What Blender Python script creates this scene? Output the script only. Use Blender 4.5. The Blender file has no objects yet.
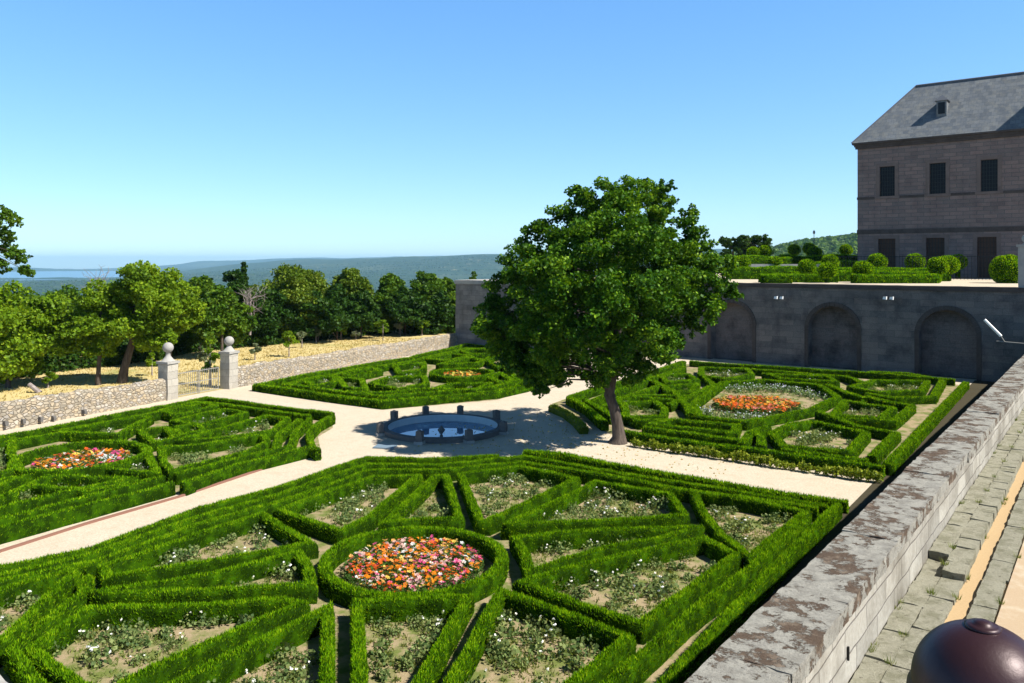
import bpy, math, random
import numpy as np
from mathutils import Vector, Matrix
random.seed(7); rng = np.random.default_rng(7)
C = bpy.context.scene.collection
R = math.radians
SC = bpy.context.scene
# ------------------------------------------------------------------ camera, sky, sun, exposure
FPX = 784.0; HOR = 262.0; CX, CY = 512.0, 341.5; H = 8.0
TH = 0.0
PHI = math.atan2(1120-512, FPX/math.cos(TH))
cam_d = bpy.data.cameras.new('camera'); cam = bpy.data.objects.new('camera', cam_d); C.objects.link(cam)
cam.location = (0, 0, H); cam.rotation_euler = (R(90)-TH, 0, 0)
cam_d.sensor_width = 36; cam_d.lens = 36*FPX/1024; cam_d.shift_y = -(CY-HOR)/1024; cam_d.clip_end = 80000; cam_d.clip_start = .05
SC.camera = cam
SUN_AZ = 113.3; SUN_EL = 47.5
w = bpy.data.worlds.new('World'); SC.world = w; w.use_nodes = True
nt = w.node_tree; nt.nodes.clear()
sky = nt.nodes.new('ShaderNodeTexSky'); sky.sky_type = 'NISHITA'; sky.sun_disc = False
sky.sun_elevation = R(SUN_EL); sky.sun_rotation = R(SUN_AZ); sky.altitude = 900
sky.air_density = 1.0; sky.dust_density = 0.2; sky.ozone_density = 1.5
hs = nt.nodes.new('ShaderNodeHueSaturation'); hs.inputs['Saturation'].default_value = 1.3
bg = nt.nodes.new('ShaderNodeBackground'); bg.inputs[1].default_value = .105
wo = nt.nodes.new('ShaderNodeOutputWorld')
def _vm(op, src, val):
    v = nt.nodes.new('ShaderNodeVectorMath'); v.operation = op; v.inputs[1].default_value = val; nt.links.new(src, v.inputs[0]); return v.outputs[0]
gmn = nt.nodes.new('ShaderNodeGamma'); gmn.inputs[1].default_value = .60
nt.links.new(sky.outputs[0], hs.inputs['Color']); nt.links.new(_vm('MULTIPLY', hs.outputs[0], (.166,)*3), gmn.inputs[0])
# the upper vault is dimmed towards the zenith to cut fill and deepen shade
tcw = nt.nodes.new('ShaderNodeTexCoord'); sxw = nt.nodes.new('ShaderNodeSeparateXYZ'); nt.links.new(tcw.outputs['Generated'], sxw.inputs[0])
mrw = nt.nodes.new('ShaderNodeMapRange'); nt.links.new(sxw.outputs[2], mrw.inputs[0]); mrw.inputs[1].default_value = .34; mrw.inputs[2].default_value = .66; mrw.inputs[3].default_value = 1.0; mrw.inputs[4].default_value = .15
vsw = nt.nodes.new('ShaderNodeVectorMath'); vsw.operation = 'SCALE'; nt.links.new(_vm('MULTIPLY', gmn.outputs[0], (.64/.166, .87/.166, 1.14/.166)), vsw.inputs[0]); nt.links.new(mrw.outputs[0], vsw.inputs['Scale'])
nt.links.new(vsw.outputs[0], bg.inputs[0]); nt.links.new(bg.outputs[0], wo.inputs[0])
sl = bpy.data.lights.new('sun', 'SUN'); sl.energy = 5.0; sl.angle = R(.53); sl.color = (1, .95, .86)
so = bpy.data.objects.new('sun', sl); C.objects.link(so)
sd = Vector((math.sin(R(SUN_AZ))*math.cos(R(SUN_EL)), math.cos(R(SUN_AZ))*math.cos(R(SUN_EL)), math.sin(R(SUN_EL))))
so.rotation_euler = sd.to_track_quat('Z', 'Y').to_euler(); so.location = (30, -20, 60)
SC.view_settings.view_transform = 'Standard'; SC.view_settings.look = 'None'
SC.view_settings.exposure = 0.82; SC.view_settings.gamma = 1.0
SC.render.engine = 'CYCLES'
SC.cycles.max_bounces = 6; SC.cycles.diffuse_bounces = 2; SC.cycles.transmission_bounces = 3; SC.cycles.transparent_max_bounces = 6
SC.cycles.volume_bounces = 0

# ------------------------------------------------------------------ geometry helpers
def ray(x, y):
    u, v = x-CX, y-HOR
    return (u, FPX*math.cos(TH)-v*math.sin(TH), -(FPX*math.sin(TH)+v*math.cos(TH)))
def P(x, y, z=0.0):                    # a spot on the level z, read off the photograph
    d = ray(x, y); k = (z-H)/d[2]; return (d[0]*k, d[1]*k)
def PY(x, y, Y):                       # a spot at distance Y
    d = ray(x, y); k = Y/d[1]; return (d[0]*k, Y, H+d[2]*k)
cP, sP = math.cos(PHI), math.sin(PHI)
def toF(X, Y): return (X*cP-Y*sP, X*sP+Y*cP)
def toW(s, t): return (s*cP+t*sP, -s*sP+t*cP)
def FT(x, y, t):                       # a spot on the upright plane t: (s, z)
    d = ray(x, y); a, b = toF(d[0], d[1]); k = t/b; return (a*k, H+d[2]*k)

def tag(o, label=None, cat=None, group=None, kind=None):
    if label: o['label'] = label
    if cat: o['category'] = cat
    if group: o['group'] = group
    if kind: o['kind'] = kind
    return o
def empty(name, loc=(0,0,0), rz=0, label=None, cat=None, group=None):
    o = bpy.data.objects.new(name, None); o.empty_display_size = .3; C.objects.link(o)
    o.location = loc; o.rotation_euler = (0,0,rz); tag(o, label, cat, group); return o
def mesh(name, V, F, mat, parent=None, loc=None, rz=None, attrs=None, smooth=False):
    me = bpy.data.meshes.new(name); me.from_pydata([tuple(v) for v in V], [], [tuple(f) for f in F]); 
    if smooth: me.polygons.foreach_set('use_smooth', [True]*len(me.polygons))
    return fin(name, me, mat, parent, loc, rz)
def fin(name, me, mat, parent=None, loc=None, rz=None):
    for m in (mat if isinstance(mat, (list, tuple)) else [mat]): me.materials.append(m)
    o = bpy.data.objects.new(name, me); C.objects.link(o)
    if parent: o.parent = parent
    if loc is not None: o.location = loc
    if rz is not None: o.rotation_euler = (0,0,rz)
    return o
def npmesh(name, V, nv, rnd=None, col=None, extra=None, smooth=False):
    """V: (n*nv,3) flat list of n loose nv-gons; extra=(V,F) a solid body put in the same mesh (quads)."""
    V = np.asarray(V, dtype=np.float32).reshape(-1, 3); n = len(V)//nv
    nb = 0
    me = bpy.data.meshes.new(name)
    idx = np.arange(n*nv, dtype=np.int32); starts = np.arange(n, dtype=np.int32)*nv; tot = np.full(n, nv, np.int32)
    if extra is not None:
        EV = np.asarray(extra[0], dtype=np.float32).reshape(-1, 3); EF = np.asarray(extra[1], dtype=np.int32).reshape(-1, 4); nb = len(EF)
        idx = np.concatenate([idx, (EF+n*nv).ravel()]); starts = np.concatenate([starts, n*nv+np.arange(nb, dtype=np.int32)*4])
        tot = np.concatenate([tot, np.full(nb, 4, np.int32)]); V = np.concatenate([V, EV])
    me.vertices.add(len(V)); me.vertices.foreach_set('co', V.ravel())
    me.loops.add(len(idx)); me.loops.foreach_set('vertex_index', idx)
    me.polygons.add(len(starts)); me.polygons.foreach_set('loop_start', starts)
    try: me.polygons.foreach_set('loop_total', tot)
    except Exception: pass
    me.update(calc_edges=True)
    if rnd is None: rnd = rng.random(n)
    r = np.concatenate([np.asarray(rnd, np.float32), np.full(nb, .06, np.float32)]) if nb else np.asarray(rnd, np.float32)
    a = me.attributes.new('rnd', 'FLOAT', 'FACE'); a.data.foreach_set('value', r)
    if col is not None:
        c = np.concatenate([col, np.ones((len(col), 1))], 1).astype(np.float32)
        if nb: c = np.concatenate([c, np.tile([.05,.1,.02,1.], (nb, 1)).astype(np.float32)])
        a = me.attributes.new('tint', 'FLOAT_COLOR', 'FACE'); a.data.foreach_set('color', c.ravel())
    return me
def box(x0, x1, y0, y1, z0, z1):
    V = [(x0,y0,z0),(x1,y0,z0),(x1,y1,z0),(x0,y1,z0),(x0,y0,z1),(x1,y0,z1),(x1,y1,z1),(x0,y1,z1)]
    return V, [(0,3,2,1),(4,5,6,7),(0,1,5,4),(1,2,6,5),(2,3,7,6),(3,0,4,7)]
class MB:
    def __init__(s): s.V = []; s.F = []
    def add(s, vf):
        n = len(s.V); s.V += list(vf[0]); s.F += [tuple(i+n for i in f) for f in vf[1]]; return s
    def box(s, *a): return s.add(box(*a))
    def build(s, name, mat, parent=None, loc=None, rz=None, smooth=False): return mesh(name, s.V, s.F, mat, parent, loc, rz, smooth=smooth)
def rough_box(x0, x1, y0, y1, z0, z1, st=.25, j=.012, seed=0):
    """block with subdivided, slightly uneven faces and worn edges"""
    r = random.Random(seed)
    nx, ny, nz = [max(1, int(round(abs(b-a)/st))) for a, b in ((x0,x1),(y0,y1),(z0,z1))]
    idx = {}; V = []; F = []
    def v(i, k, l):
        key = (i, k, l)
        if key not in idx:
            x, y, z = x0+(x1-x0)*i/nx, y0+(y1-y0)*k/ny, z0+(z1-z0)*l/nz
            e = (i in (0,nx))+(k in (0,ny))+(l in (0,nz))
            q = j*(1.0 if e < 2 else 1.5)
            idx[key] = len(V); V.append((x+r.uniform(-q,q), y+r.uniform(-q,q), z+r.uniform(-q,q)))
        return idx[key]
    for i in range(nx):
        for k in range(ny):
            F.append((v(i,k,nz),v(i+1,k,nz),v(i+1,k+1,nz),v(i,k+1,nz))); F.append((v(i,k,0),v(i,k+1,0),v(i+1,k+1,0),v(i+1,k,0)))
        for l in range(nz):
            F.append((v(i,0,l),v(i+1,0,l),v(i+1,0,l+1),v(i,0,l+1))); F.append((v(i,ny,l),v(i,ny,l+1),v(i+1,ny,l+1),v(i+1,ny,l)))
    for k in range(ny):
        for l in range(nz):
            F.append((v(0,k,l),v(0,k,l+1),v(0,k+1,l+1),v(0,k+1,l))); F.append((v(nx,k,l),v(nx,k+1,l),v(nx,k+1,l+1),v(nx,k,l+1)))
    return V, F
def lathe(prof, n=24, cx=0, cy=0):
    V = []; F = []
    for r, z in prof:
        for k in range(n):
            a = 2*math.pi*k/n; V.append((cx+r*math.cos(a), cy+r*math.sin(a), z))
    for i in range(len(prof)-1):
        for k in range(n): F.append((i*n+k, i*n+(k+1)%n, (i+1)*n+(k+1)%n, (i+1)*n+k))
    return V, F
def tube(pts, rad, n=7):
    V = []; F = []; pts = [Vector(p) for p in pts]
    for i, p in enumerate(pts):
        d = (pts[min(i+1, len(pts)-1)]-pts[max(i-1, 0)]).normalized()
        a = d.cross(Vector((.3,.8,.1))).normalized(); b = d.cross(a)
        for k in range(n):
            t = 2*math.pi*k/n; V.append(tuple(p+rad[i]*(math.cos(t)*a+math.sin(t)*b)))
    for i in range(len(pts)-1):
        for k in range(n): F.append((i*n+k, i*n+(k+1)%n, (i+1)*n+(k+1)%n, (i+1)*n+k))
    return V, F

# ------------------------------------------------------------------ materials
def newmat(name):
    m = bpy.data.materials.new(name); m.use_nodes = True; n = m.node_tree; n.nodes.clear(); return m, n
def N(n, t, **k):
    x = n.nodes.new(t)
    for a, b in k.items():
        if a.startswith('i_'):
            x.inputs[a[2:].replace('_', ' ')].default_value = b
        else: setattr(x, a, b)
    return x
def ramp(n, src, stops):
    r = n.nodes.new('ShaderNodeValToRGB'); e = r.color_ramp.elements
    while len(e) < len(stops): e.new(.5)
    for el, (p, c) in zip(e, stops):
        el.position = p; el.color = (*c, 1) if len(c) == 3 else c
    n.links.new(src, r.inputs[0]); return r.outputs[0]
def noise(n, vec, scale, detail=4, rough=.55, dist=0):
    x = N(n, 'ShaderNodeTexNoise'); x.inputs['Scale'].default_value = scale; x.inputs['Detail'].default_value = detail
    x.inputs['Roughness'].default_value = rough; x.inputs['Distortion'].default_value = dist
    if vec is not None: n.links.new(vec, x.inputs['Vector'])
    return x.outputs['Fac']
def mix(n, fac, a, b, mode='MIX'):
    x = N(n, 'ShaderNodeMix', data_type='RGBA', blend_type=mode)
    def put(sock, v):
        if hasattr(v, 'links') or hasattr(v, 'is_linked'): n.links.new(v, sock)
        else: sock.default_value = (*v, 1) if hasattr(v, '__len__') else v
    put(x.inputs[0], fac); put(x.inputs[6], a); put(x.inputs[7], b); return x.outputs[2]
def bsdf(n, color, rough=.8, bump=None, bstr=.3, bdist=.02, spec=.3, metal=0):
    b = N(n, 'ShaderNodeBsdfPrincipled'); b.inputs['Roughness'].default_value = rough
    b.inputs['Specular IOR Level'].default_value = spec; b.inputs['Metallic'].default_value = metal
    if hasattr(color, 'is_linked'): n.links.new(color, b.inputs['Base Color'])
    else: b.inputs['Base Color'].default_value = (*color, 1)
    if bump is not None:
        u = N(n, 'ShaderNodeBump'); u.inputs['Strength'].default_value = bstr; u.inputs['Distance'].default_value = bdist
        n.links.new(bump, u.inputs['Height']); n.links.new(u.outputs[0], b.inputs['Normal'])
    o = n.nodes.new('ShaderNodeOutputMaterial'); n.links.new(b.outputs[0], o.inputs[0]); return b
def objco(n): return N(n, 'ShaderNodeTexCoord').outputs['Object']
def worldco(n): return N(n, 'ShaderNodeNewGeometry').outputs['Position']
def leafmat(name, stops, trans=.35, nscale=.7, tint=False):
    m, n = newmat(name)
    a = N(n, 'ShaderNodeAttribute', attribute_name='rnd')
    nz = noise(n, worldco(n), nscale, 3)
    md = N(n, 'ShaderNodeMath', operation='MULTIPLY_ADD'); n.links.new(nz, md.inputs[0]); md.inputs[1].default_value = .9; md.inputs[2].default_value = -.45
    ad = N(n, 'ShaderNodeMath', operation='ADD', use_clamp=True); n.links.new(a.outputs['Fac'], ad.inputs[0]); n.links.new(md.outputs[0], ad.inputs[1])
    col = ramp(n, ad.outputs[0], stops)
    if tint:
        t = N(n, 'ShaderNodeAttribute', attribute_name='tint'); col = t.outputs['Color']
    d = N(n, 'ShaderNodeBsdfPrincipled'); d.inputs['Roughness'].default_value = .5; d.inputs['Specular IOR Level'].default_value = .12
    n.links.new(col, d.inputs['Base Color'])
    if name in ('box_leaf',): d.inputs['Specular IOR Level'].default_value = 0.0; d.inputs['Roughness'].default_value = .9
    tr = N(n, 'ShaderNodeBsdfTranslucent')
    tc = mix(n, 1.0, col, (1.5, 1.35, .5), 'MULTIPLY') if not tint else col
    n.links.new(tc, tr.inputs[0])
    ms = N(n, 'ShaderNodeMixShader'); ms.inputs[0].default_value = trans
    n.links.new(d.outputs[0], ms.inputs[1]); n.links.new(tr.outputs[0], ms.inputs[2])
    o = n.nodes.new('ShaderNodeOutputMaterial'); n.links.new(ms.outputs[0], o.inputs[0]); return m
M = {}
M['hedge'] = leafmat('box_leaf', [(0,(.016,.042,.003)),(.3,(.062,.17,.003)),(.65,(.18,.37,.006)),(1,(.40,.56,.012))], .35, 3.0)
M['hedge_yellow'] = leafmat('golden_leaf', [(0,(.06,.11,.008)),(.5,(.17,.24,.014)),(1,(.34,.38,.04))], .35)
M['tree'] = leafmat('maple_leaf', [(0,(.010,.042,.003)),(.45,(.04,.12,.006)),(.75,(.12,.24,.010)),(1,(.24,.37,.02))], .3, .9)
M['tree_light'] = leafmat('ash_leaf', [(0,(.05,.10,.006)),(.5,(.14,.25,.010)),(1,(.28,.38,.02))], .35, .3)
M['tree_mid'] = leafmat('oak_leaf', [(0,(.022,.065,.006)),(.5,(.07,.15,.010)),(1,(.16,.25,.02))], .3, .3)
M['tree_dark'] = leafmat('holm_oak_leaf', [(0,(.010,.035,.004)),(.5,(.026,.072,.007)),(1,(.065,.12,.014))], .2, .3)
M['pine'] = leafmat('pine_needle', [(0,(.035,.075,.006)),(.5,(.09,.155,.010)),(1,(.19,.24,.02))], .25, .4)
M['grey_leaf'] = leafmat('olive_leaf', [(0,(.08,.11,.06)),(.5,(.16,.2,.1)),(1,(.28,.32,.19))], .3, .4)
M['rose'] = leafmat('rose_leaf', [(0,(.05,.10,.03)),(.5,(.13,.19,.06)),(1,(.26,.31,.11))], .3, .8)
M['weed'] = leafmat('weed_leaf', [(0,(.07,.12,.02)),(.5,(.14,.19,.035)),(1,(.27,.29,.08))], .3, .6)
M['drygrass'] = leafmat('dry_grass', [(0,(.30,.24,.09)),(.5,(.46,.37,.15)),(1,(.58,.48,.22))], .3, .3)
M['petal'] = leafmat('petal', [(0,(1,1,1)),(1,(1,1,1))], .3, .3, tint=True)

m, n = newmat('white_petal'); bsdf(n, (.85,.84,.78), .6); M['white_petal'] = m
m, n = newmat('bark'); co = objco(n); mp = N(n, 'ShaderNodeMapping'); mp.inputs['Scale'].default_value = (1,1,.25); n.links.new(co, mp.inputs[0])
nz = noise(n, mp.outputs[0], 9, 6, .65); bsdf(n, ramp(n, nz, [(.3,(.028,.021,.017)),(.6,(.10,.078,.062)),(.8,(.16,.13,.105))]), .9, nz, .8, .04); M['bark'] = m
m, n = newmat('grey_bark'); nz = noise(n, objco(n), 6, 5); bsdf(n, ramp(n, nz, [(.3,(.16,.13,.12)),(.7,(.34,.29,.27))]), .9, nz, .5); M['grey_bark'] = m

m, n = newmat('gravel'); co = worldco(n)
a = noise(n, co, 45, 6, .7); b_ = noise(n, co, .5, 4, .6); c_ = noise(n, co, 6, 5, .6)
col = mix(n, b_, (.70,.64,.52), (.60,.50,.37)); col = mix(n, ramp(n, a, [(.35,(0,0,0)),(.7,(1,1,1))]), mix(n, .45, col, (.36,.30,.23)), col)
col = mix(n, ramp(n, c_, [(.55,(0,0,0)),(.75,(.5,.5,.5))]), col, (.50,.43,.34))
d_ = noise(n, co, 15, 5, .75); col = mix(n, ramp(n, d_, [(.42,(.55,.55,.55)),(.56,(0,0,0))]), col, (.38,.31,.22)); e_ = noise(n, co, 2.2, 6, .7); col = mix(n, ramp(n, e_, [(.5,(0,0,0)),(.68,(.6,.6,.6))]), col, (.44,.36,.26))
bsdf(n, col, .95, a, .6, .02, .1); M['gravel'] = m
m, n = newmat('soil'); co = worldco(n)
a = noise(n, co, 30, 6, .7); b_ = noise(n, co, 1.8, 5, .6)
col = mix(n, a, (.22,.165,.09), (.43,.345,.22)); col = mix(n, ramp(n, b_, [(.44,(0,0,0)),(.6,(1,1,1))]), col, (.14,.17,.045))
bsdf(n, col, .95, a, .6, .03, .1); M['soil'] = m
m, n = newmat('ground_shade_paint'); a = noise(n, worldco(n), 12, 6, .7); bsdf(n, mix(n, a, (.03,.028,.018), (.09,.075,.045)), .95, a, .5, .03, .1); M['shade_paint'] = m  # near-black ground colour with the parapet's shade painted in
m, n = newmat('road_sand'); co = worldco(n)
a = noise(n, co, 60, 5, .7); b_ = noise(n, co, 2.5, 5, .6)
col = mix(n, a, (.36,.26,.16), (.50,.39,.27)); col = mix(n, ramp(n, b_, [(.5,(0,0,0)),(.7,(.6,.6,.6))]), col, (.55,.49,.38))
bsdf(n, col, .95, a, .4, .012, .1); M['road_sand'] = m
m, n = newmat('channel_sand'); a = noise(n, worldco(n), 25, 5, .7); bsdf(n, mix(n, a, (.36,.25,.13), (.52,.38,.22)), .95, a, .4, .012, .1); M['channel_sand'] = m
m, n = newmat('field_soil'); co = worldco(n); a = noise(n, co, 8, 6, .7); b_ = noise(n, co, .15, 5, .6)
col = mix(n, a, (.44,.35,.15), (.60,.49,.24)); col = mix(n, ramp(n, b_, [(.55,(0,0,0)),(.72,(.8,.8,.8))]), col, (.22,.24,.07))
bsdf(n, col, .95, a, .5, .05, .1); M['field'] = m

def ashlar(name, c1, c2, mortar, bw, bh, ms=.012, dirt=(.05,.045,.04), dirtamt=.6, rough=.9):
    m, n = newmat(name); co = objco(n)
    sx = N(n, 'ShaderNodeSeparateXYZ'); n.links.new(co, sx.inputs[0])
    ad = N(n, 'ShaderNodeMath', operation='ADD'); n.links.new(sx.outputs[0], ad.inputs[0]); n.links.new(sx.outputs[1], ad.inputs[1])
    cb = N(n, 'ShaderNodeCombineXYZ'); n.links.new(ad.outputs[0], cb.inputs[0]); n.links.new(sx.outputs[2], cb.inputs[1])
    wn = N(n, 'ShaderNodeTexNoise'); wn.inputs['Scale'].default_value = 1.6; n.links.new(co, wn.inputs['Vector'])
    wv = N(n, 'ShaderNodeVectorMath', operation='MULTIPLY_ADD'); n.links.new(wn.outputs['Color'], wv.inputs[0]); wv.inputs[1].default_value = (.14,.08,0); n.links.new(cb.outputs[0], wv.inputs[2]); cb = wv
    br = N(n, 'ShaderNodeTexBrick'); n.links.new(cb.outputs[0], br.inputs['Vector'])
    br.inputs['Scale'].default_value = 1; br.inputs['Brick Width'].default_value = bw; br.inputs['Row Height'].default_value = bh
    br.inputs['Mortar Size'].default_value = ms; br.inputs['Mortar Smooth'].default_value = .4; br.inputs['Bias'].default_value = 0
    br.inputs['Color1'].default_value = (*c1, 1); br.inputs['Color2'].default_value = (*c2, 1); br.inputs['Mortar'].default_value = (*mortar, 1)
    st = noise(n, co, .7, 6, .65); fn = noise(n, co, 14, 6, .7)
    col = mix(n, fn, mix(n, .35, br.outputs[0], (.02,.02,.02)), mix(n, .2, br.outputs[0], (1,1,1)))
    col = mix(n, ramp(n, st, [(.45,(0,0,0)),(.75,(dirtamt,)*3)]), col, dirt)
    hgt = N(n, 'ShaderNodeMath', operation='MULTIPLY_ADD'); n.links.new(fn, hgt.inputs[0]); hgt.inputs[1].default_value = .35
    inv = N(n, 'ShaderNodeMath', operation='SUBTRACT'); inv.inputs[0].default_value = 1; n.links.new(br.outputs['Fac'], inv.inputs[1]); n.links.new(inv.outputs[0], hgt.inputs[2])
    bsdf(n, col, rough, hgt.outputs[0], .6, .03, .15); return m
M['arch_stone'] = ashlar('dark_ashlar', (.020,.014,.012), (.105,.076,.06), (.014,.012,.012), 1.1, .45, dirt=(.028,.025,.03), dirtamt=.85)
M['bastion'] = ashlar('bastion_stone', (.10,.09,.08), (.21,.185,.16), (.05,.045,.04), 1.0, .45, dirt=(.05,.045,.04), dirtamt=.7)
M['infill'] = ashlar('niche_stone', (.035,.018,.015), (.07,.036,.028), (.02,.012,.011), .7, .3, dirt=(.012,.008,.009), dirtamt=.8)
M['facade'] = ashlar('granite_facade', (.08,.040,.030), (.175,.092,.068), (.035,.022,.02), 1.25, .42, .04, dirt=(.05,.03,.032), dirtamt=.4)
M['pillar'] = ashlar('grey_granite', (.34,.31,.25), (.46,.42,.34), (.24,.21,.17), .8, .42, dirt=(.22,.2,.17), dirtamt=.5)
M['parapet'] = ashlar('pale_parapet', (.22,.20,.155), (.42,.39,.32), (.11,.09,.065), 1.0, .31, .014, dirt=(.11,.095,.07), dirtamt=.9)
def stone(name, a_, b_, sc=8, rough=.9, bstr=.5):
    m, n = newmat(name); co = objco(n); f = noise(n, co, sc, 6, .7); g = noise(n, co, sc*.15, 4)
    col = mix(n, f, a_, b_); col = mix(n, ramp(n, g, [(.4,(0,0,0)),(.75,(.5,.5,.5))]), col, tuple(.6*x for x in a_))
    bsdf(n, col, rough, f, bstr, .02, .2); return m
M['trim'] = stone('granite_trim', (.13,.10,.09), (.20,.16,.145))
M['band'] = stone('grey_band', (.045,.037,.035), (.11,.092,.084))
M['granite'] = stone('granite', (.30,.29,.27), (.46,.44,.40))
M['dark_granite'] = stone('dark_granite', (.10,.095,.09), (.2,.19,.18))
m, n = newmat('paving_granite'); co = worldco(n); f = noise(n, co, 22, 8, .8); g = noise(n, co, 3.2, 6, .7); k = noise(n, co, 9, 5, .7)
col = mix(n, f, (.13,.125,.09), (.42,.40,.31)); col = mix(n, ramp(n, g, [(.48,(0,0,0)),(.6,(.75,.75,.75))]), col, (.17,.165,.11)); col = mix(n, ramp(n, k, [(.6,(0,0,0)),(.68,(.8,.8,.8))]), col, (.07,.06,.045))
bsdf(n, col, .92, f, .9, .03, .12); M['slab'] = m
# coping with brown lichen blotches and flaked pits
m, n = newmat('lichen_coping'); co = worldco(n)
mp = N(n, 'ShaderNodeMapping'); mp.inputs['Rotation'].default_value = (0,0,PHI); mp.inputs['Scale'].default_value = (.9,1,1); n.links.new(co, mp.inputs[0])
g = noise(n, mp.outputs[0], 2.1, 12, .78, .1); f = noise(n, co, 28, 6, .75); k = noise(n, co, 5, 6, .65)
base = mix(n, f, (.17,.165,.145), (.40,.385,.335)); base = mix(n, ramp(n, k, [(.45,(0,0,0)),(.62,(.7,.7,.7))]), base, (.17,.16,.14))
base = mix(n, ramp(n, noise(n, co, 60, 3, .6), [(.62,(0,0,0)),(.68,(1,1,1))]), base, (.12,.11,.10))
gm = ramp(n, g, [(.515,(0,0,0)),(.53,(1,1,1))])
brown = mix(n, f, (.028,.021,.015), (.15,.105,.075)); brown = mix(n, ramp(n, k, [(.5,(0,0,0)),(.7,(.8,.8,.8))]), brown, (.26,.21,.16))
col = mix(n, gm, base, brown)
sb = N(n, 'ShaderNodeMath', operation='SUBTRACT'); n.links.new(f, sb.inputs[0]); n.links.new(gm, sb.inputs[1])
bsdf(n, col, .9, sb.outputs[0], .8, .02, .15); M['coping'] = m
# rubble
m, n = newmat('rubble'); co = objco(n); mp = N(n, 'ShaderNodeMapping'); mp.inputs['Scale'].default_value = (1,1,1.5); n.links.new(co, mp.inputs[0])
v = N(n, 'ShaderNodeTexVoronoi'); v.inputs['Scale'].default_value = 4.5; n.links.new(mp.outputs[0], v.inputs['Vector'])
ve = N(n, 'ShaderNodeTexVoronoi', feature='DISTANCE_TO_EDGE'); ve.inputs['Scale'].default_value = 4.5; n.links.new(mp.outputs[0], ve.inputs['Vector'])
sx = N(n, 'ShaderNodeSeparateColor'); n.links.new(v.outputs['Color'], sx.inputs[0])
cc = ramp(n, sx.outputs[0], [(0,(.28,.25,.20)),(.3,(.44,.38,.29)),(.55,(.50,.40,.27)),(.8,(.38,.35,.31)),(1,(.56,.50,.41))])
cc = mix(n, noise(n, co, 20, 5), mix(n, .3, cc, (.05,.04,.03)), cc)
em = ramp(n, ve.outputs['Distance'], [(0,(1,1,1)),(.06,(0,0,0))]); cc = mix(n, em, cc, (.27,.22,.16))
bsdf(n, cc, .95, ramp(n, ve.outputs['Distance'], [(0,(0,0,0)),(.15,(1,1,1))]), .9, .06, .1); M['rubble'] = m
# slate
m, n = newmat('slate'); co = objco(n); br = N(n, 'ShaderNodeTexBrick'); n.links.new(co, br.inputs['Vector'])
br.inputs['Scale'].default_value = 1; br.inputs['Brick Width'].default_value = .5; br.inputs['Row Height'].default_value = .35; br.inputs['Mortar Size'].default_value = .012
br.inputs['Color1'].default_value = (.10,.115,.135,1); br.inputs['Color2'].default_value = (.17,.185,.20,1); br.inputs['Mortar'].default_value = (.08,.09,.10,1)
g = noise(n, co, 1.6, 8, .75); col = mix(n, ramp(n, g, [(.45,(0,0,0)),(.62,(.45,.45,.45))]), br.outputs[0], (.24,.235,.20))
col = mix(n, ramp(n, noise(n, co, 5, 6, .75), [(.5,(0,0,0)),(.64,(.4,.4,.4))]), col, (.08,.095,.12))
bsdf(n, col, .75, br.outputs['Fac'], -.3, .02, .25); M['slate'] = m
m, n = newmat('lead'); bsdf(n, (.10,.11,.13), .6); M['lead'] = m
m, n = newmat('window_glass'); bsdf(n, (.008,.009,.011), .3, spec=.2); M['glass'] = m
m, n = newmat('iron'); bsdf(n, (.03,.03,.03), .5, metal=.6); M['iron'] = m
m, n = newmat('grey_iron'); bsdf(n, (.28,.27,.25), .6, metal=.2); M['grey_iron'] = m
m, n = newmat('dark_wood'); a = noise(n, objco(n), 6, 4); bsdf(n, mix(n, a, (.05,.03,.022), (.09,.05,.035)), .7); M['dark_wood'] = m
m, n = newmat('white_paint'); bsdf(n, (.78,.78,.76), .4); M['white'] = m
m, n = newmat('brick_edging'); bsdf(n, (.22,.11,.08), .9); M['brick'] = m
m, n = newmat('basin_plaster'); co = objco(n); a = noise(n, co, 2, 6, .7); bsdf(n, mix(n, a, (.36,.44,.47), (.62,.68,.68)), .8); M['plaster'] = m
m, n = newmat('pool_water'); b = bsdf(n, (.06,.19,.34), .03, noise(n, objco(n), 2.5, 2), .04, .02, .6); b.inputs['IOR'].default_value = 1.7; M['water'] = m
m, n = newmat('lake_water'); bsdf(n, (.10,.22,.32), .3); M['lake'] = m
m, n = newmat('ball_bronze'); co = objco(n); a = noise(n, co, 30, 5, .65); b_ = noise(n, co, 9, 4)
b = bsdf(n, mix(n, b_, (.022,.009,.013), (.05,.02,.024)), .42, a, .22, .003, .4, .2); M['ball'] = m
m, n = newmat('cover_plate'); bsdf(n, (.16,.22,.27), .6); M['plate'] = m
# far country
m, n = newmat('countryside'); co = worldco(n)
a = noise(n, co, .012, 8, .75); b_ = noise(n, co, .0012, 6, .65); c_ = noise(n, co, .05, 5, .7)
col = mix(n, ramp(n, c_, [(.35,(0,0,0)),(.65,(1,1,1))]), (.008,.026,.012), (.035,.07,.025))
col = mix(n, ramp(n, a, [(.58,(0,0,0)),(.70,(.9,.9,.9))]), col, (.36,.31,.17))
col = mix(n, ramp(n, b_, [(.52,(0,0,0)),(.72,(.6,.6,.6))]), col, (.11,.13,.06))
bsdf(n, col, .95, a, .6, 8, .05); M['country'] = m

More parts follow.
